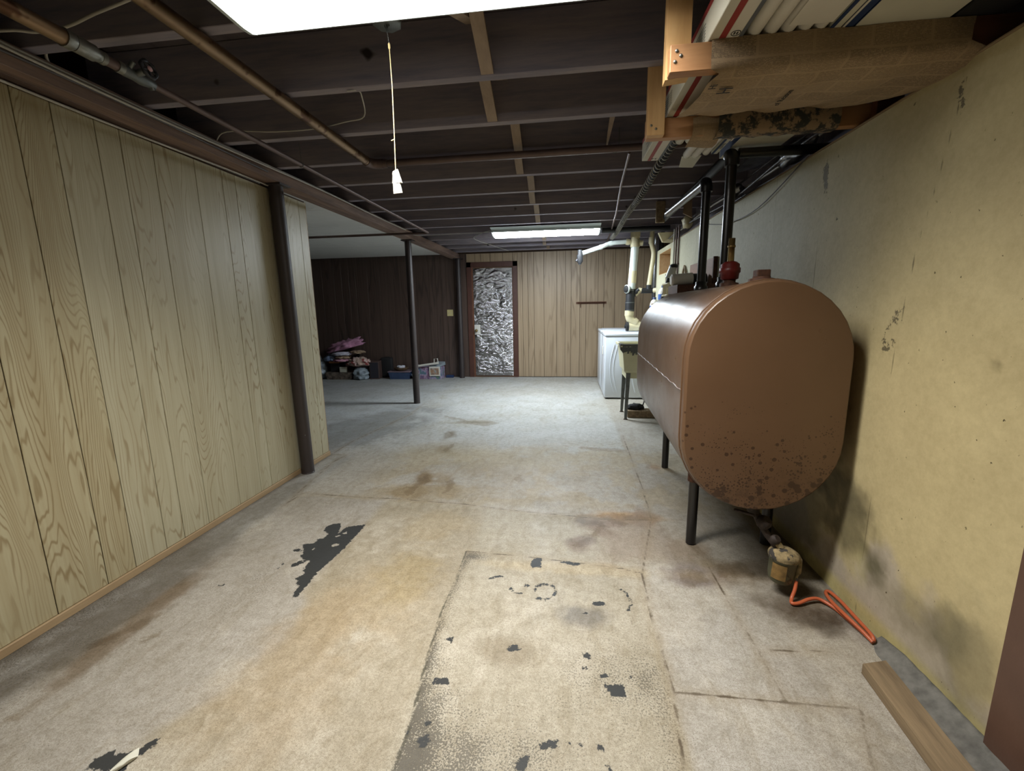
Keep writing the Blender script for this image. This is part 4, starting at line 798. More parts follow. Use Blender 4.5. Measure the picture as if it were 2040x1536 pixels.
# ---------------------------------------------------------------- hanging shelf of lamp cartons
sh = thing('hanging_shelf', (0, 0, 0), 'two wooden hangers nailed to the joists carrying the lamp cartons', 'shelf')
def nail(p, par, s=1): MB().lathe([(.0055*s, 0), (.005*s, .002), (.001, .003)], 10, M=rotM(p, (PI/2, 0, 0))).build('nail', M['solder'], par)
a = MB().hexa([(.311, 1.598, 1.988), (.386, 1.598, 1.995), (.386, 1.640, 1.995), (.311, 1.640, 1.988)], [(.312, 1.598, 2.486), (.387, 1.598, 2.486), (.387, 1.640, 2.486), (.312, 1.640, 2.486)]).build('hanger', M['pine'], sh)
b = MB().box((.316, 1.558, 1.990), (1.335, 1.597, 2.069), .002).build('crossbar', M['pinex'], sh)
for p in [(.335, 1.5578, 2.05), (.348, 1.5578, 2.036), (.331, 1.5578, 2.02)]: nail(p, b)
c = MB().box((.335, 2.062, 1.988), (.408, 2.100, 2.486), .002).build('hanger', M['pine'], sh)
for p in [(.352, 2.0618, 2.026), (.372, 2.0618, 2.012)]: nail(p, c)
MB().box((.338, 2.101, 1.988), (1.33, 2.140, 2.069), .002).build('crossbar', M['pinex'], sh)
MB().box((1.227, 2.064, 1.988), (1.325, 2.100, 2.11), .002).build('wall_block', M['brownpine'], sh)
MB().box((1.15, 1.5555, 1.989), (1.335, 1.5578, 2.07)).build('stained_end', M['brownpine'], sh)
zb = 2.071; ye = 2.68
def carton(name, x0, x1, y0, y1, h, mt, label, strips, grp='lamp cartons on the hanging shelf', z=zb, rz=0):
    o = thing(name, ((x0+x1)/2, (y0+y1)/2, z), label, 'box', grp, rz=rz); Wd = (x1-x0)/2; L = (y1-y0)/2
    MB().box((-Wd, -L, 0), (Wd, L, h), .002).build('carton', M[mt], o)
    for (f0, f1, mm) in strips: MB().box((-Wd+2*Wd*f0, -L+.003, -.0006), (-Wd+2*Wd*f1, L-.003, .002)).build('printed_band', M[mm], o)
    return o
def stamp(par, x, y, r=.013):
    mb = MB().tube([(x+r*math.cos(a_), y+r*math.sin(a_), -.001) for a_ in np.linspace(0, 2*PI, 19)[:-1]], .0012, 4, closed=True)
    for k in (-1, 1): mb.box((x+k*.004-.0022, y-.006, -.0014), (x+k*.004+.0022, y+.006, -.0006))
    mb.build('round_stamp', M['ink'], par)
def lines(par, x0, x1, y0, y1, n, z=-.0011, mt='ink'):
    mb = MB()
    for k in range(n):
        y = y0+(y1-y0)*k/n; mb.box((x0, y, z), (x0+(x1-x0)*(.65+.35*random.random()), y+(y1-y0)/n*.35, z+.0006))
    mb.build('printed_lines', M[mt], par)
A = carton('lamp_carton', .422, .520, 1.14, ye, .105, 'whitecard', 'long white and red fluorescent lamp carton, leftmost on the shelf', [(.30, .50, 'redcard'), (.52, .86, 'white'), (.88, 1.0, 'greycard')], rz=.012)
MB().box((-.0500, -.765, .086), (-.0488, .765, .104)).build('side_band', M['redcard'], A)
for y in (-.70, -.32, .10, .45):
    mb = MB()
    for r_ in range(6): mb.box((-.0496, y, .018+.009*r_), (-.0488, y+.20-.02*(r_ % 3), .0205+.009*r_))
    mb.build('printed_lines', M['ink'], A)
stamp(A, .022, -.38); lines(A, .004, .03, -.27, -.16, 7); lines(A, .006, .028, .20, .30, 6)
text('32', .033, M['ink'], 'printed_number', A, rotM((.028, .725, -.0008), (0, PI, 0)))
def tubes(xs, y0, y1, label, r=.021):
    for k, x in enumerate(xs):
        o = thing('fluorescent_tube', (x, (y0+y1)/2, zb+r), label[k], 'lamp', 'loose fluorescent tubes on the shelf'); L = (y1-y0)/2
        MB().tube([(0, -L+.02, 0), (0, L-.02, 0)], r, 16).build('glass_tube', M['white'], o)
        for s in (-1, 1):
            MB().tube([(0, s*L, 0), (0, s*(L-.022), 0)], r*1.02, 16).build('end_cap', M['whitecard'], o)
tubes([.655, .701], 1.25, ye, ['bare white fluorescent tube, left one of the pair reaching farthest back', 'bare white fluorescent tube, right one of the pair reaching farthest back'])
tubes([.560, .608], 1.20, 2.45, ['bare white fluorescent tube right beside the white and red carton', 'bare white fluorescent tube, second from the white and red carton'], .022)
tubes([.744], 1.22, 2.64, ['bare white fluorescent tube beside the narrow navy edged sleeve'], .019)
E_ = carton('lamp_sleeve', .768, .800, 1.12, 2.63, .055, 'whitecard', 'narrow cream lamp sleeve with a navy edge', [(.0, .35, 'bluecard')])
lines(E_, -.003, .012, .60, .68, 6)
F_ = carton('lamp_sleeve', .803, .834, 1.12, 2.45, .065, 'bluecard', 'navy blue lamp sleeve between the cream one and the big carton', [(.0, .2, 'white')])
Gg = carton('lamp_carton', .838, 1.088, 1.17, 2.715, .15, 'whitecard', 'big cream carton with a blue logo upside down, at the right of the shelf', [])
text('PHILIPS', .062, M['bluecard'], 'printed_logo', Gg, rotM((.115, .708, -.0008), (0, PI, 0)))
MB().box((-.1262, -.76, .0), (-.1250, .76, .15)).build('side_print', M['bluecard'], Gg)
fr = MB()
for a_, b_ in (((0, -.36), (.095, -.358)), ((0, -.29), (.095, -.288)), ((0, -.36), (.002, -.288)), ((.093, -.36), (.095, -.288))): fr.box((a_[0], a_[1], -.001), (b_[0], b_[1], -.0004))
fr.build('printed_frame', M['ink'], Gg); lines(Gg, .012, .084, -.350, -.298, 6)
tag(MB().hexa([(.63, 2.685, 2.085), (.735, 2.685, 2.085), (.73, 2.84, 2.068), (.648, 2.82, 2.068)], [(.63, 2.685, 2.088), (.735, 2.685, 2.088), (.73, 2.84, 2.071), (.648, 2.82, 2.071)]).build('carton_flap', M['whitecard']), 'open cream carton flap beyond the ends of the loose tubes', 'cardboard')
tag(MB().box((.64, 1.32, 2.0701), (.76, 1.52, 2.0708)).build('paper_sheet', M['white']), 'white printed sheet lying under the loose tubes', 'paper')
tag(MB().box((1.10, 1.45, 2.0715), (1.23, 2.06, 2.19), .004).build('dark_bag', M['darkstuff']), 'dark wrapped bundle at the wall end of the shelf', 'bundle')

# newspapers
def sheet(name, rows, mt, label, th=.0012, rip=0):
    n = len(rows[0]); vv = [p for r in rows for p in r]; L = len(vv)
    if rip: vv = [(p[0]+rip*mnoise.noise(Vector(p)*19), p[1]+rip*mnoise.noise(Vector(p)*17+Vector((3, 1, 2))), p[2]+rip*mnoise.noise(Vector(p)*14+Vector((9, 1, 5)))) for p in vv]
    vv2 = vv+[(p[0], p[1], p[2]+th) for p in vv]
    ff = [(i*n+k, i*n+k+1, (i+1)*n+k+1, (i+1)*n+k) for i in range(len(rows)-1) for k in range(n-1)]
    ff += [tuple(q+L for q in f[::-1]) for f in ff]
    o = MB().add(vv2, ff, True).build(name, M[mt]); return tag(o, label, 'newspaper', 'newspapers wrapped on the hanging shelf')
rows = []
for i, (y, z, xl_, xr_) in enumerate([(1.5538, 2.0695, 0.4371, 1.154), (1.5526, 2.0394, 0.4371, 1.1484), (1.5521, 2.0059, 0.4393, 1.1484), (1.5543, 1.9881, 0.4415, 1.1931), (1.5721, 1.9814, 0.4683, 1.2154), (1.6167, 1.9747, 0.446, 1.2265), (1.6948, 1.977, 0.446, 1.2154), (1.784, 1.9859, 0.4404, 1.2042), (1.8732, 2.0004, 0.4349, 1.1931), (1.9624, 2.0227, 0.4293, 1.1763), (2.007, 2.0372, 0.4237, 1.1707), (2.0404, 2.0461, 0.4215, 1.1652)]):
    rows.append([(xl_+(xr_-xl_)*k/36, y-.003, z+(.006*math.sin(k*.6+i*.5)-.004)*(i > 4)) for k in range(37)])
np_ = sheet('newspaper', rows, 'news', 'big tan newspaper wrapped under the near crossbar below the cartons', rip=.004)
text('Hi', .034, M['ink'], 'headline', np_, rotM((.475, 1.625, 1.962), (PI, 0, -PI/2)))
text('H', .062, M['ink'], 'headline', np_, rotM((.53, 1.66, 1.960), (PI, 0, -PI/2)))
text('of Reason', .028, M['ink'], 'headline', np_, rotM((.745, 1.80, 1.968), (PI+.06, 0, -PI/2)))
rows = []
for i, (y, z) in enumerate([(2.046, 2.0673), (2.0432, 2.0505), (2.0427, 2.0171), (2.0449, 1.9892), (2.0627, 1.9758), (2.1073, 1.9781), (2.1408, 1.9859)]):
    rows.append([(.625+.47*k/24, y+.014, z+.003*math.sin(k*1.3+i)) for k in range(25)])
nd_ = sheet('newspaper', rows, 'newsdark', 'dark printed newspaper wrapped round the far crossbar', rip=.003)
rows = [[(.53+.12*k/6, y+.012, z+.004*math.sin(k)) for k in range(7)] for y, z in [(2.0828, 2.0561), (2.0806, 2.0171), (2.0873, 1.9892), (2.1519, 1.9725), (2.2077, 1.9781)]]
sheet('newspaper', rows, 'news', 'torn small newspaper piece under the far crossbar', rip=.006)

# ---------------------------------------------------------------- laundry machines, seen from their sides
def machine(y0, label, nm):
    t = thing(nm, (.52, y0, 0), label, 'appliance'); W, Dp, H = .655, .68, .865
    MB().box((0, 0, .02), (W, Dp, H), .012, seg=2).build('body', M['whitemetal'], t)
    MB().box((-.006, -.004, H+.002), (W, Dp+.004, H+.048), .012, seg=2).build('top_deck', M['whitemetal'], t)
    MB().box((.05, .05, H+.047), (.50, Dp-.05, H+.056), .004).build('lid', M['whitemetal'], t)
    MB().hexa([(.52, 0, H+.04), (W+.005, 0, H+.04), (W+.005, Dp, H+.04), (.52, Dp, H+.04)], [(.57, 0, H+.15), (W+.005, 0, H+.15), (W+.005, Dp, H+.15), (.57, Dp, H+.15)]).build('control_console', M['whitemetal'], t)
    for off, r in ((.07, .005), (.115, .005)):    # pressed curved ribs in the side panel
        pts = [(off+.055*math.sin(PI*k/14)*-1+.055, -.0008, .10+.66*k/14) for k in range(15)]
        MB().tube(pts, r, 6).build('pressed_rib', M['whitemetal'], t)
    MB().tube([(off+.30-.055*math.sin(PI*k/14), -.0008, .10+.66*k/14) for k in range(15)], .005, 6).build('pressed_rib', M['whitemetal'], t)
    for x in (.04, W-.04):
        for y in (.04, Dp-.04): MB().lathe([(.02, 0), (.02, .014), (.012, .022)], 12, o=(x, y, 0)).build('foot', M['blackplastic'], t)
    return t
wm = machine(5.985, 'white washing machine side on behind the cream laundry tub', 'washing_machine')
MB().box((-.016, .25, .60), (-.004, .32, .72), .003).build('door_handle', M['white'], wm)
machine(6.72, 'white dryer half hidden behind the washing machine', 'dryer')

# ---------------------------------------------------------------- laundry tub
t = thing('laundry_tub', (.585, 4.82, 0), 'cream plastic laundry tub on metal legs before the washing machine', 'sink')
W, Dp = .56, .50
def ring(x0, x1, y0, y1, z): return [(x0, y0, z), (x1, y0, z), (x1, y1, z), (x0, y1, z)]
mb = MB(); rs = [ring(.0, W, .0, Dp, .855), ring(.0, W, .0, Dp, .83), ring(.022, W-.022, .02, Dp-.02, .825), ring(.05, W-.05, .045, Dp-.045, .56), ring(.075, W-.075, .08, Dp-.08, .53), ring(.075, W-.075, .08, Dp-.08, .47)]
rin = [ring(.0, W, .0, Dp, .855), ring(.02, W-.02, .02, Dp-.02, .857), ring(.03, W-.03, .03, Dp-.03, .84), ring(.062, W-.062, .062, Dp-.062, .57)]
for R in (rs, rin):
    vv = [q for r in R for q in r]; ff = [(i*4+k, i*4+(k+1) % 4, (i+1)*4+(k+1) % 4, (i+1)*4+k) for i in range(len(R)-1) for k in range(4)]
    ff.append(tuple((len(R)-1)*4+k for k in range(4))); mb.add(vv, ff)
mb.build('basin', M['tub'], t)
for x, y in ((.10, .085), (W-.10, .085), (.10, Dp-.085), (W-.10, Dp-.085)):
    sx = -1 if x < .3 else 1; sy = -1 if y < .25 else 1
    lg = MB().hexa([(x+sx*.018-.014, y+sy*.02-.014, .006), (x+sx*.018+.014, y+sy*.02-.014, .006), (x+sx*.018+.014, y+sy*.02+.014, .006), (x+sx*.018-.014, y+sy*.02+.014, .006)], [(x-.024, y-.015, .53), (x+.024, y-.015, .53), (x+.024, y+.02, .53), (x-.024, y+.02, .53)]).build('leg', M['steel'], t)
    MB().lathe([(.024, 0), (.024, .004), (.008, .008)], 12, o=(x+sx*.018, y+sy*.02, 0)).build('foot', M['rust'], lg)
rr = random.Random(9); mb = MB(); xs_ = np.arange(.02, .44, .018)
for a_, b_ in zip(xs_, xs_[1:]):
    d = .78-.03*rr.random()-.02*(a_ > .12)
    mb.hexa([(a_, .012, d), (b_, .012, d+.005), (b_, .02, d+.005), (a_, .02, d)], [(a_, -.004, .852), (b_, -.004, .852), (b_, .004, .862), (a_, .004, .862)])
    mb.box((a_, -.003, .846), (b_, .03, .862))
mb.build('duct_tape', M['tape'], t)
MB().hexa([(-.003, .01, .80), (.03, -.003, .76), (.03, .02, .76), (0, .03, .80)], [(-.004, -.004, .864), (.03, -.004, .864), (.03, .04, .864), (-.004, .2, .864)]).build('duct_tape', M['tape'], t)
tag(MB().box((.70, 4.96, 0), (1.16, 5.10, .085), .006).build('wooden_block', M['oldwood']), 'dark timber block on the floor between the tub legs', 'wood')
o = tag(lump((.80, 5.04, .085), (.19, .11, .07), M['darkstuff'], 'black_gadget', amp=.5, freq=3, seed=8, sub=3), 'black tangled gadget lying on the timber block', 'gadget')
MB().tube(spline([(.04, 0, .03), (.08, .0, .05), (.10, .02, .10)], 4), .007, 8).build('cord', M['blackplastic'], o)

# ---------------------------------------------------------------- drain stack
P = (.905, 6.2, 0)
t = thing('drain_stack', P, 'cream and grey plastic drain stack rising behind the laundry tub', 'pipe')
MB().tube([(0, 0, 2.05), (0, 0, 2.15), (0, 0, 2.155)], [.062, .062, .056], 24).tube([(0, 0, 2.15), (0, 0, 2.19)], .056, 24).tube([(0, 0, 2.18), (0, 0, 2.26)], .064, 24).tube([(0, 0, 2.11), (-.11, 0, 2.125)], .036, 18).tube([(0, 0, 2.11), (.10, 0, 2.10)], .036, 18).tube([(-.08, 0, 2.12), (-.12, 0, 2.126)], .042, 18).build('upper_tee', M['pvc'], t)
MB().tube([(0, 0, 2.06), (-.04, 0, 1.38)], .052, 24).build('main_pipe', M['pvcwhite'], t)
MB().tube([(-.018, 0, 1.74), (-.026, 0, 1.58)], .0535, 24).build('sleeve', M['pvc'], t)
bt = MB().tube([(-.04, 0, 1.50), (-.045, 0, 1.33)], .060, 20).tube([(-.03, 0, 1.40), (.07, 0, 1.49)], .036, 14).tube([(-.046, 0, 1.335), (-.048, 0, 1.20)], .062, 20).build('rubber_tee', M['blackplastic'], t)
for z in (1.325, 1.22, 1.49): MB().tube([(-.046, 0, z), (-.046, 0, z-.012)], .0635, 20).build('hose_clamp', M['steel'], bt)
MB().lathe([(.058, 0), (.06, .012), (.052, .02), (.001, .02)], 24, M=rotM((-.09, -.03, 1.50), (PI/2, 0, -1.0))).build('cleanout_rim', M['pvcwhite'], t)
MB().lathe([(.048, .019), (.046, .028), (.001, .028)], 24, M=rotM((-.09, -.03, 1.50), (PI/2, 0, -1.0))).build('cleanout_cap', M['darkstuff'], t)
MB().tube(spline([(-.048, 0, 1.21), (-.05, 0, 1.14), (-.03, 0, 1.09), (.04, 0, 1.03), (.09, 0, 1.0)], 5), .056, 22).tube([(-.049, 0, 1.21), (-.05, 0, 1.14)], .062, 22).tube([(-.0, 0, 1.07), (.04, 0, 1.035)], .062, 22).build('lower_elbow', M['pvc'], t)
MB().tube([(-.06, -.0, .99), (.13, .0, .99)], .060, 22).build('horizontal_wye', M['pvc'], t)
MB().tube([(-.09, 0, .992), (-.055, 0, .992)], .064, 22).tube([(-.11, 0, .992), (-.085, 0, .992)], .024, 4).build('cleanout_plug', M['darkstuff'], t)
MB().tube(spline([(-.12, 0, 2.126), (-.30, 0, 2.115), (-.37, 0, 2.10), (-.44, -.02, 2.07), (-.70, -.04, 1.99)], 4), .029, 16).tube([(-.30, 0, 2.116), (-.34, 0, 2.108)], .034, 16).tube([(-.44, -.02, 2.07), (-.47, -.02, 2.06)], .034, 16).build('side_branch', M['pvcwhite'], t)
MB().tube([(-.735, -.04, 2.035), (-.735, -.04, 1.97)], .03, 14).tube([(-.735, -.04, 1.97), (-.735, -.04, 1.885), (-.735, -.04, 1.85)], [.042, .04, .02], 14).tube([(-.735, -.04, 1.86), (-.735, -.04, 1.84)], .014, 10).tube([(-.77, -.05, 1.91), (-.785, -.06, 1.885)], .012, 8).build('check_valve', M['blackplastic'], t)
MB().tube([(.22, 0, 2.25), (.215, 0, 2.16)], .030, 16).tube([(.212, 0, 2.17), (.21, 0, 2.09)], .036, 16).tube(spline([(.21, 0, 2.10), (.24, 0, 2.0), (.245, 0, 1.93), (.225, 0, 1.75), (.20, 0, 1.545)], 4), .031, 16).build('vent_pipe', M['pvc'], t)
MB().tube([(.20, 0, 1.55), (.198, 0, 1.49)], .036, 14).tube([(.10, 0, 1.475), (.26, 0, 1.475)], .036, 14).build('rubber_tee', M['blackplastic'], t)
MB().tube([(.05, 0, 1.455), (.08, 0, 1.485), (.12, 0, 1.475)], .034, 14).tube([(.02, 0, 1.42), (.055, 0, 1.46)], .030, 12).tube(spline([(.25, 0, 1.475), (.32, -.05, 1.47), (.345, -.07, 1.40), (.33, -.07, 1.32), (.25, -.04, 1.30)], 4), .032, 14).build('trap_bend', M['pvc'], t)
# duct and other pipes by the window
tag(MB().tube([(1.24, 6.45, 1.15), (1.24, 6.45, 2.25)], .055, 22).build('metal_duct', M['duct']), 'shiny round metal duct standing in the far right corner', 'duct')
tag(MB().tube([(1.30, 6.40, .0), (1.30, 6.40, 2.3)], .028, 14).build('black_stack', M['blackplastic']), 'dark vertical pipe just right of the shiny duct', 'pipe')
for k, (y, lb) in enumerate([(5.18, 'thin grey conduit right beside the small window'), (5.08, 'middle thin conduit on the wall near the window'), (4.97, 'thin conduit on the wall farthest from the window')]):
    tag(MB().tube([(WX-.012, y, 1.2), (WX-.012, y, 2.1)], .009, 10).box((WX-.022, y-.012, 1.7), (WX-.002, y+.012, 1.715)).build('conduit', M['copperdull' if k else 'cable']), lb, 'conduit')
t = thing('air_vent_pipe', (.93, 4.3, 0), 'white pipe elbow with black cap leaning behind the tank', 'pipe')
MB().tube([(.02, .1, 1.12), (.035, .06, 1.50)], .034, 16).tube([(.03, .08, 1.2), (.262, .08, 1.2)], .012, 8).tube([(.035, .06, 1.47), (.03, .04, 1.56)], .040, 16).build('stub', M['pvc'], t)
MB().tube([(.015, -.0, 1.52), (.05, .0, 1.62)], .036, 16).build('elbow', M['pvcwhite'], t)
MB().lathe([(.04, 0), (.042, .02), (.02, .035), (.001, .036)], 14, o=(.055, 0, 1.615)).build('cap', M['blackplastic'], t)
MB().tube([(.02, 0, 1.53), (-.05, .05, 1.22)], .022, 14).build('black_tail', M['blackplastic'], t)
# plywood board with pump controls, paper roll, wire basket, jugs
bd = thing('plywood_board', (WX-.02, 4.1, 1.36), 'reddish plywood board screwed to the wall behind the tank', 'board')
MB().box((-.0, -.35, .0), (.018, .35, .285), .002).build('panel', wood('reddish plywood', sr(112, 76, 52), sr(138, 98, 70), axis='y'), bd)
MB().box((-.012, -.375, -.02), (.018, -.352, .29), .002).build('dark_box', M['rust'], bd)
MB().tube([(-.16, -.22, .12), (-.02, -.22, .12)], .05, 16).build('black_motor', M['blackplastic'], bd)
tag(MB().tube([(.86, 3.80, 1.475), (1.02, 3.80, 1.485)], .048, 20).tube([(.85, 3.80, 1.4745), (.862, 3.80, 1.475)], [.035, .048], 20).build('paper_roll', M['white']), 'white paper roll lying behind the black pipe on the tank', 'paper roll')
tag(MB().box((.86, 3.6, 1.36), (1.155, 3.92, 1.43), .004).build('ledge_box', M['rust']), 'brown box under the white paper roll', 'box')
t = thing('wire_basket', (.995, 4.08, 1.34), 'pale green wire basket hanging on the wall left of the paper roll', 'basket')
mb = MB()
for z in (0.02, .12): mb.tube([(-.12, -.14, z), (.15, -.14, z), (.15, .14, z), (-.12, .14, z)], .008, 6, closed=True)
for x in np.arange(-.12, .16, .045): mb.tube([(x, -.14, .02), (x, -.14, .12)], .005, 6)
for y in np.arange(-.10, .15, .05): mb.tube([(-.12, y, .02), (-.12, y, .12)], .005, 6)
mb.build('wire_frame', M['pvc'], t)
MB().box((-.10, -.12, .0), (.13, .12, .085), .004).build('liner', M['pvc'], t)
tag(MB().tube([(1.176, 4.75, 1.46), (1.176, 4.73, 1.60), (1.176, 4.68, 1.66), (1.176, 4.62, 1.60), (1.176, 4.60, 1.46)], .011, 8).build('hung_tool', M['oldwood']), 'dull tool loop hung on the wall right of the conduits', 'tool')
tag(MB().box((1.02, 5.62, 1.14), (1.188, 5.96, 1.16), .003).build('wall_shelf', M['oldwood']), 'small wooden shelf carrying two jugs under the window', 'shelf')
def jug(x, y, z, lb, s=1):
    t = thing('detergent_jug', (x, y, z), lb, 'bottle', 'jugs near the window')
    MB().lathe([(.05*s, 0), (.055*s, .02), (.055*s, .13*s), (.04*s, .17*s), (.02*s, .19*s)], 16).build('bottle', M['white'], t)
    MB().lathe([(.057*s, .04), (.057*s, .11*s)], 16).build('blue_label', plain('blue label', sr(60, 100, 170), .5), t)
    MB().lathe([(.022*s, .185*s), (.022*s, .215*s), (.001, .216*s)], 12).build('cap', M['bluecard'], t)
jug(1.10, 5.75, 1.16, 'white jug with blue label on the small shelf under the window')
jug(1.13, 5.42, 1.30, 'white jug with dark cap standing higher and nearer the window', .95)
tag(MB().box((1.02, 5.3, 1.285), (1.188, 5.54, 1.298), .003).build('wall_shelf', M['oldwood']), 'narrow wooden shelf carrying the nearer jug', 'shelf')

# ---------------------------------------------------------------- back wall items
t = thing('wall_rack', (.42, D, 1.31), 'narrow brown rack with two hooks fixed to the back panelling', 'rack')
MB().box((-.26, -.02, .012), (.27, -.001, .05), .002).build('rail', M['brownpine'], t)
MB().box((-.24, -.075, .04), (.24, -.02, .05), .002).build('ledge', M['brownpine'], t)
for x in (-.18, .22): MB().tube([(x, -.02, .05), (x, -.02, -.05), (x, -.05, -.04)], .005, 6).build('bracket', M['brownpine'], t)
t = thing('switch_plate', (-2.158, D-.0005, 1.145), 'yellowed double light switch plate on the dark panelling', 'switch')
MB().box((-.058, -.006, 0), (.058, 0, .118), .003).build('plate', M['yellowed'], t)
for x in (-.024, .024): MB().box((x-.006, -.014, .046), (x+.006, -.005, .072), .002).build('toggle', M['pvc'], t)

# ---------------------------------------------------------------- belongings piled in the side room
gp = 'belongings along the dark back wall'
def T(o, lb, cat): return tag(o, lb, cat, gp)
T(MB().hexa([(-4.50, 7.55, 0), (-4.02, 7.55, 0), (-4.02, 7.85, 0), (-4.50, 7.85, 0)], [(-4.53, 7.52, .135), (-3.99, 7.52, .135), (-3.99, 7.88, .135), (-4.53, 7.88, .135)]).build('storage_bin', M['clearbin']), 'hazy plastic bin of papers at the bottom of the pile', 'bin')
T(MB().box((-4.46, 7.62, .137), (-4.28, 7.86, .30), .004).build('dark_box', M['darkstuff']), 'black box standing on the hazy bin', 'box')
T(MB().box((-4.47, 7.60, .3015), (-4.27, 7.86, .335), .003).build('book', wood('orange book', sr(150, 100, 60), sr(170, 116, 70), axis='x')), 'flat orange brown box on the black box', 'box')
T(MB().box((-4.245, 7.56, .137), (-4.11, 7.60, .235), .003).build('radio', M['whitecard']), 'small white device with dark display in the pile', 'radio')
T(lump((-4.72, 7.68, .0), (.28, .3, .42), M['palebag'], 'plastic_bag', amp=.3, seed=11, fold=.2), 'pale plastic bag at the far left of the pile', 'bag')
T(lump((-4.46, 7.70, .337), (.26, .26, .13), M['bluebag'], 'plastic_bag', amp=.3, seed=12, fold=.3), 'blue grey plastic bag on top of the boxes', 'bag')
T(lump((-3.84, 7.62, .0), (.28, .30, .25), M['palebag'], 'plastic_bag', amp=.35, seed=13, fold=.3), 'clear plastic bag under the striped blanket', 'bag')
T(lump((-4.21, 7.60, .338), (.30, .28, .05), M['pinkstripe'], 'folded_towel', amp=.3, seed=14, fold=.3), 'pink striped folded cloth in the middle of the pile', 'cloth')
T(lump((-3.86, 7.60, .25), (.40, .30, .17), M['stripes'], 'striped_blanket', amp=.45, seed=15, fold=.5), 'red and beige striped blanket spilling to the right', 'blanket')
T(lump((-4.21, 7.66, .388), (.30, .26, .06), M['beigecloth'], 'folded_cloth', amp=.3, seed=16, fold=.3), 'beige folded cloth beneath the white pillow', 'cloth')
T(lump((-4.0, 7.845, .0), (.17, .10, .47), M['darkstuff'], 'black_bag', amp=.35, seed=17), 'black bag between pillow and striped blanket', 'bag')
T(lump((-4.22, 7.66, .45), (.38, .28, .07), M['whitecloth'], 'pillow', amp=.3, seed=18), 'white pillow in the pile', 'pillow')
T(lump((-3.92, 7.68, .48), (.24, .24, .06), M['beigecloth'], 'folded_cloth', amp=.4, seed=22, fold=.4), 'greyish cloth under the right end of the pink pillow', 'cloth')
pk = T(lump((-4.12, 7.66, .545), (.60, .28, .17), M['pink'], 'pillow', amp=.45, seed=19, fold=.8), 'crumpled pink pillow topping the pile', 'pillow')
pk.rotation_euler = (0, -.24, 0); pk.location.z += .02
T(MB().box((-3.74, 7.72, 0), (-3.60, 7.86, .075), .004).build('small_case', M['speakerwood']), 'small brownish case left of the speaker', 'box')
t = thing('loudspeaker', (-3.575, 7.63, 0), 'dark loudspeaker standing on the floor beside the pile', 'speaker', gp, rz=.12)
MB().box((-.10, -.02, 0), (.08, .16, .335), .004).build('cabinet', M['speakerwood'], t)
MB().box((-.085, -.026, .02), (.065, -.019, .315), .003).build('grille', M['grille'], t)
t = thing('suitcase', (-3.42, 7.862, 0), 'black suitcase standing behind the loudspeaker', 'suitcase', gp, rz=0)
MB().box((-.12, -.05, 0), (.10, .05, .38), .02, seg=2).build('shell', M['darkstuff'], t)
MB().tube([(-.05, 0, .365), (-.05, 0, .39), (.05, 0, .39), (.05, 0, .365)], .006, 6).build('handle', M['blackplastic'], t)
t = thing('storage_bin', (-3.10, 7.72, 0), 'blue plastic storage bin with lid carrying a wicker basket', 'bin', gp)
MB().hexa([(-.18, -.11, 0), (.18, -.11, 0), (.18, .13, 0), (-.18, .13, 0)], [(-.205, -.13, .13), (.205, -.13, .13), (.205, .15, .13), (-.205, .15, .13)]).build('tub', M['bluebin'], t)
MB().box((-.22, -.14, .13), (.22, .16, .148), .006).build('lid', plain('pinkish grey lid', sr(128, 110, 118), .4), t)
t = thing('wicker_basket', (-3.10, 7.73, .148), 'round wicker basket with white contents on the blue bin', 'basket', gp)
MB().lathe([(.09, 0), (.125, .03), (.135, .06), (.13, .065), (.115, .05), (.001, .045)], 20).build('basket_bowl', M['wicker'], t)
MB().tube(arc((0, 0, .05), .13, 0, PI, 12, (0, 2)), .006, 6, M=Matrix.Diagonal((1, 1, .45, 1))).build('handle', M['wicker'], t)
for k, (x, y) in enumerate([(-.045, 0), (.03, .01), (.0, -.04)]): T(lump((-3.10+x, 7.73+y, .195), (.085, .085, .055), M['whitecloth'], 'white_bundle', amp=.2, seed=20+k, sub=3), ['white bundle at the left in the wicker basket', 'white bundle at the right in the wicker basket', 'white bundle at the front of the wicker basket'][k], 'bundle')
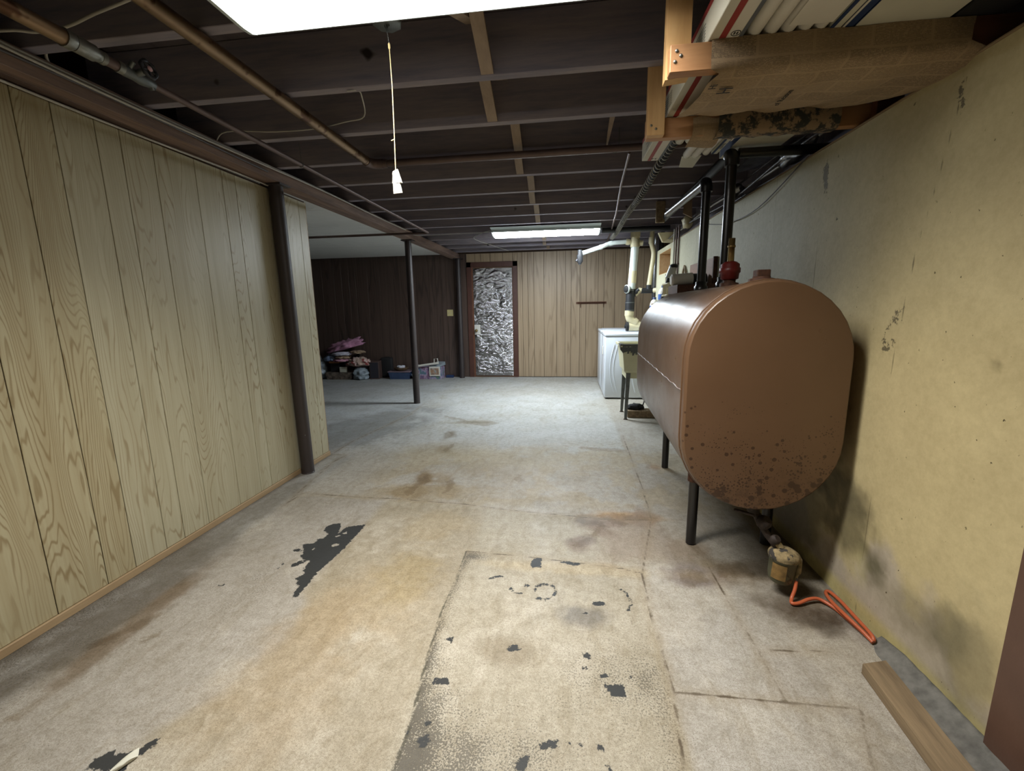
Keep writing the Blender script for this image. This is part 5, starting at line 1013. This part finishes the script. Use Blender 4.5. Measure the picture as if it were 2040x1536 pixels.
T(MB().hexa([(-2.84, 7.62, 0), (-2.72, 7.62, 0), (-2.72, 7.76, 0), (-2.84, 7.76, 0)], [(-2.86, 7.60, .10), (-2.70, 7.60, .10), (-2.70, 7.78, .10), (-2.86, 7.78, .10)]).build('small_tub', M['palebag']), 'small pale tub behind the middle column', 'tub')
T(lump((-2.80, 7.74, .10), (.12, .14, .17), M['whitecloth'], 'white_bundle', amp=.3, seed=30, sub=3), 'white bundle peeking out left of the middle column', 'bundle')
t = thing('toy_carton', (-2.52, 7.76, 0), 'colourful carton with a framed picture and a white handle', 'box', gp)
tt = NT('colourful carton print'); c = tt.ramp(tt.noise(9, 3, .6, v=tt.vmap((1, 1, .7))), [(.30, sr(64, 92, 128)), (.44, sr(132, 96, 124)), (.50, sr(176, 160, 180)), (.58, sr(84, 112, 140)), (.68, sr(112, 140, 104))])
MB().box((-.22, -.12, 0), (.22, .12, .225), .003).build('carton', tt.fin(c, .5), t)
MB().hexa([(-.0, -.14, .06), (.20, -.14, .06), (.20, -.121, .06), (-.0, -.121, .06)], [(-.0, -.14, .235), (.20, -.14, .235), (.20, -.121, .235), (-.0, -.121, .235)]).build('picture_frame', M['white'], t)
tt = NT('carton picture'); c = tt.ramp(tt.noise(14, 3), [(.35, sr(96, 104, 110)), (.5, sr(170, 130, 96)), (.65, sr(150, 160, 165))])
MB().box((.02, -.1425, .085), (.18, -.1395, .205)).build('picture', tt.fin(c, .5), t)
MB().hexa([(-.01, -.14, .236), (.21, -.14, .236), (.24, .13, .236), (.05, .13, .236)], [(.02, -.12, .255), (.20, -.12, .255), (.23, .12, .30), (.08, .12, .30)]).build('lid', M['palebag'], t)
MB().tube([(.06, -.02, .25), (.065, -.02, .365), (.13, -.02, .37), (.145, -.02, .25)], .009, 8).build('handle', M['white'], t)
T(MB().tube([(-2.76, 7.60, .245), (-2.34, 7.60, .305)], .019, 12).build('white_tube', M['white']), 'white tube laid slanting across the colourful carton', 'tube')
T(MB().box((-2.26, 7.80, 0), (-2.12, 7.88, .045), .004).build('blue_box', M['bluecard']), 'small dark blue box on the floor right of the carton', 'box')
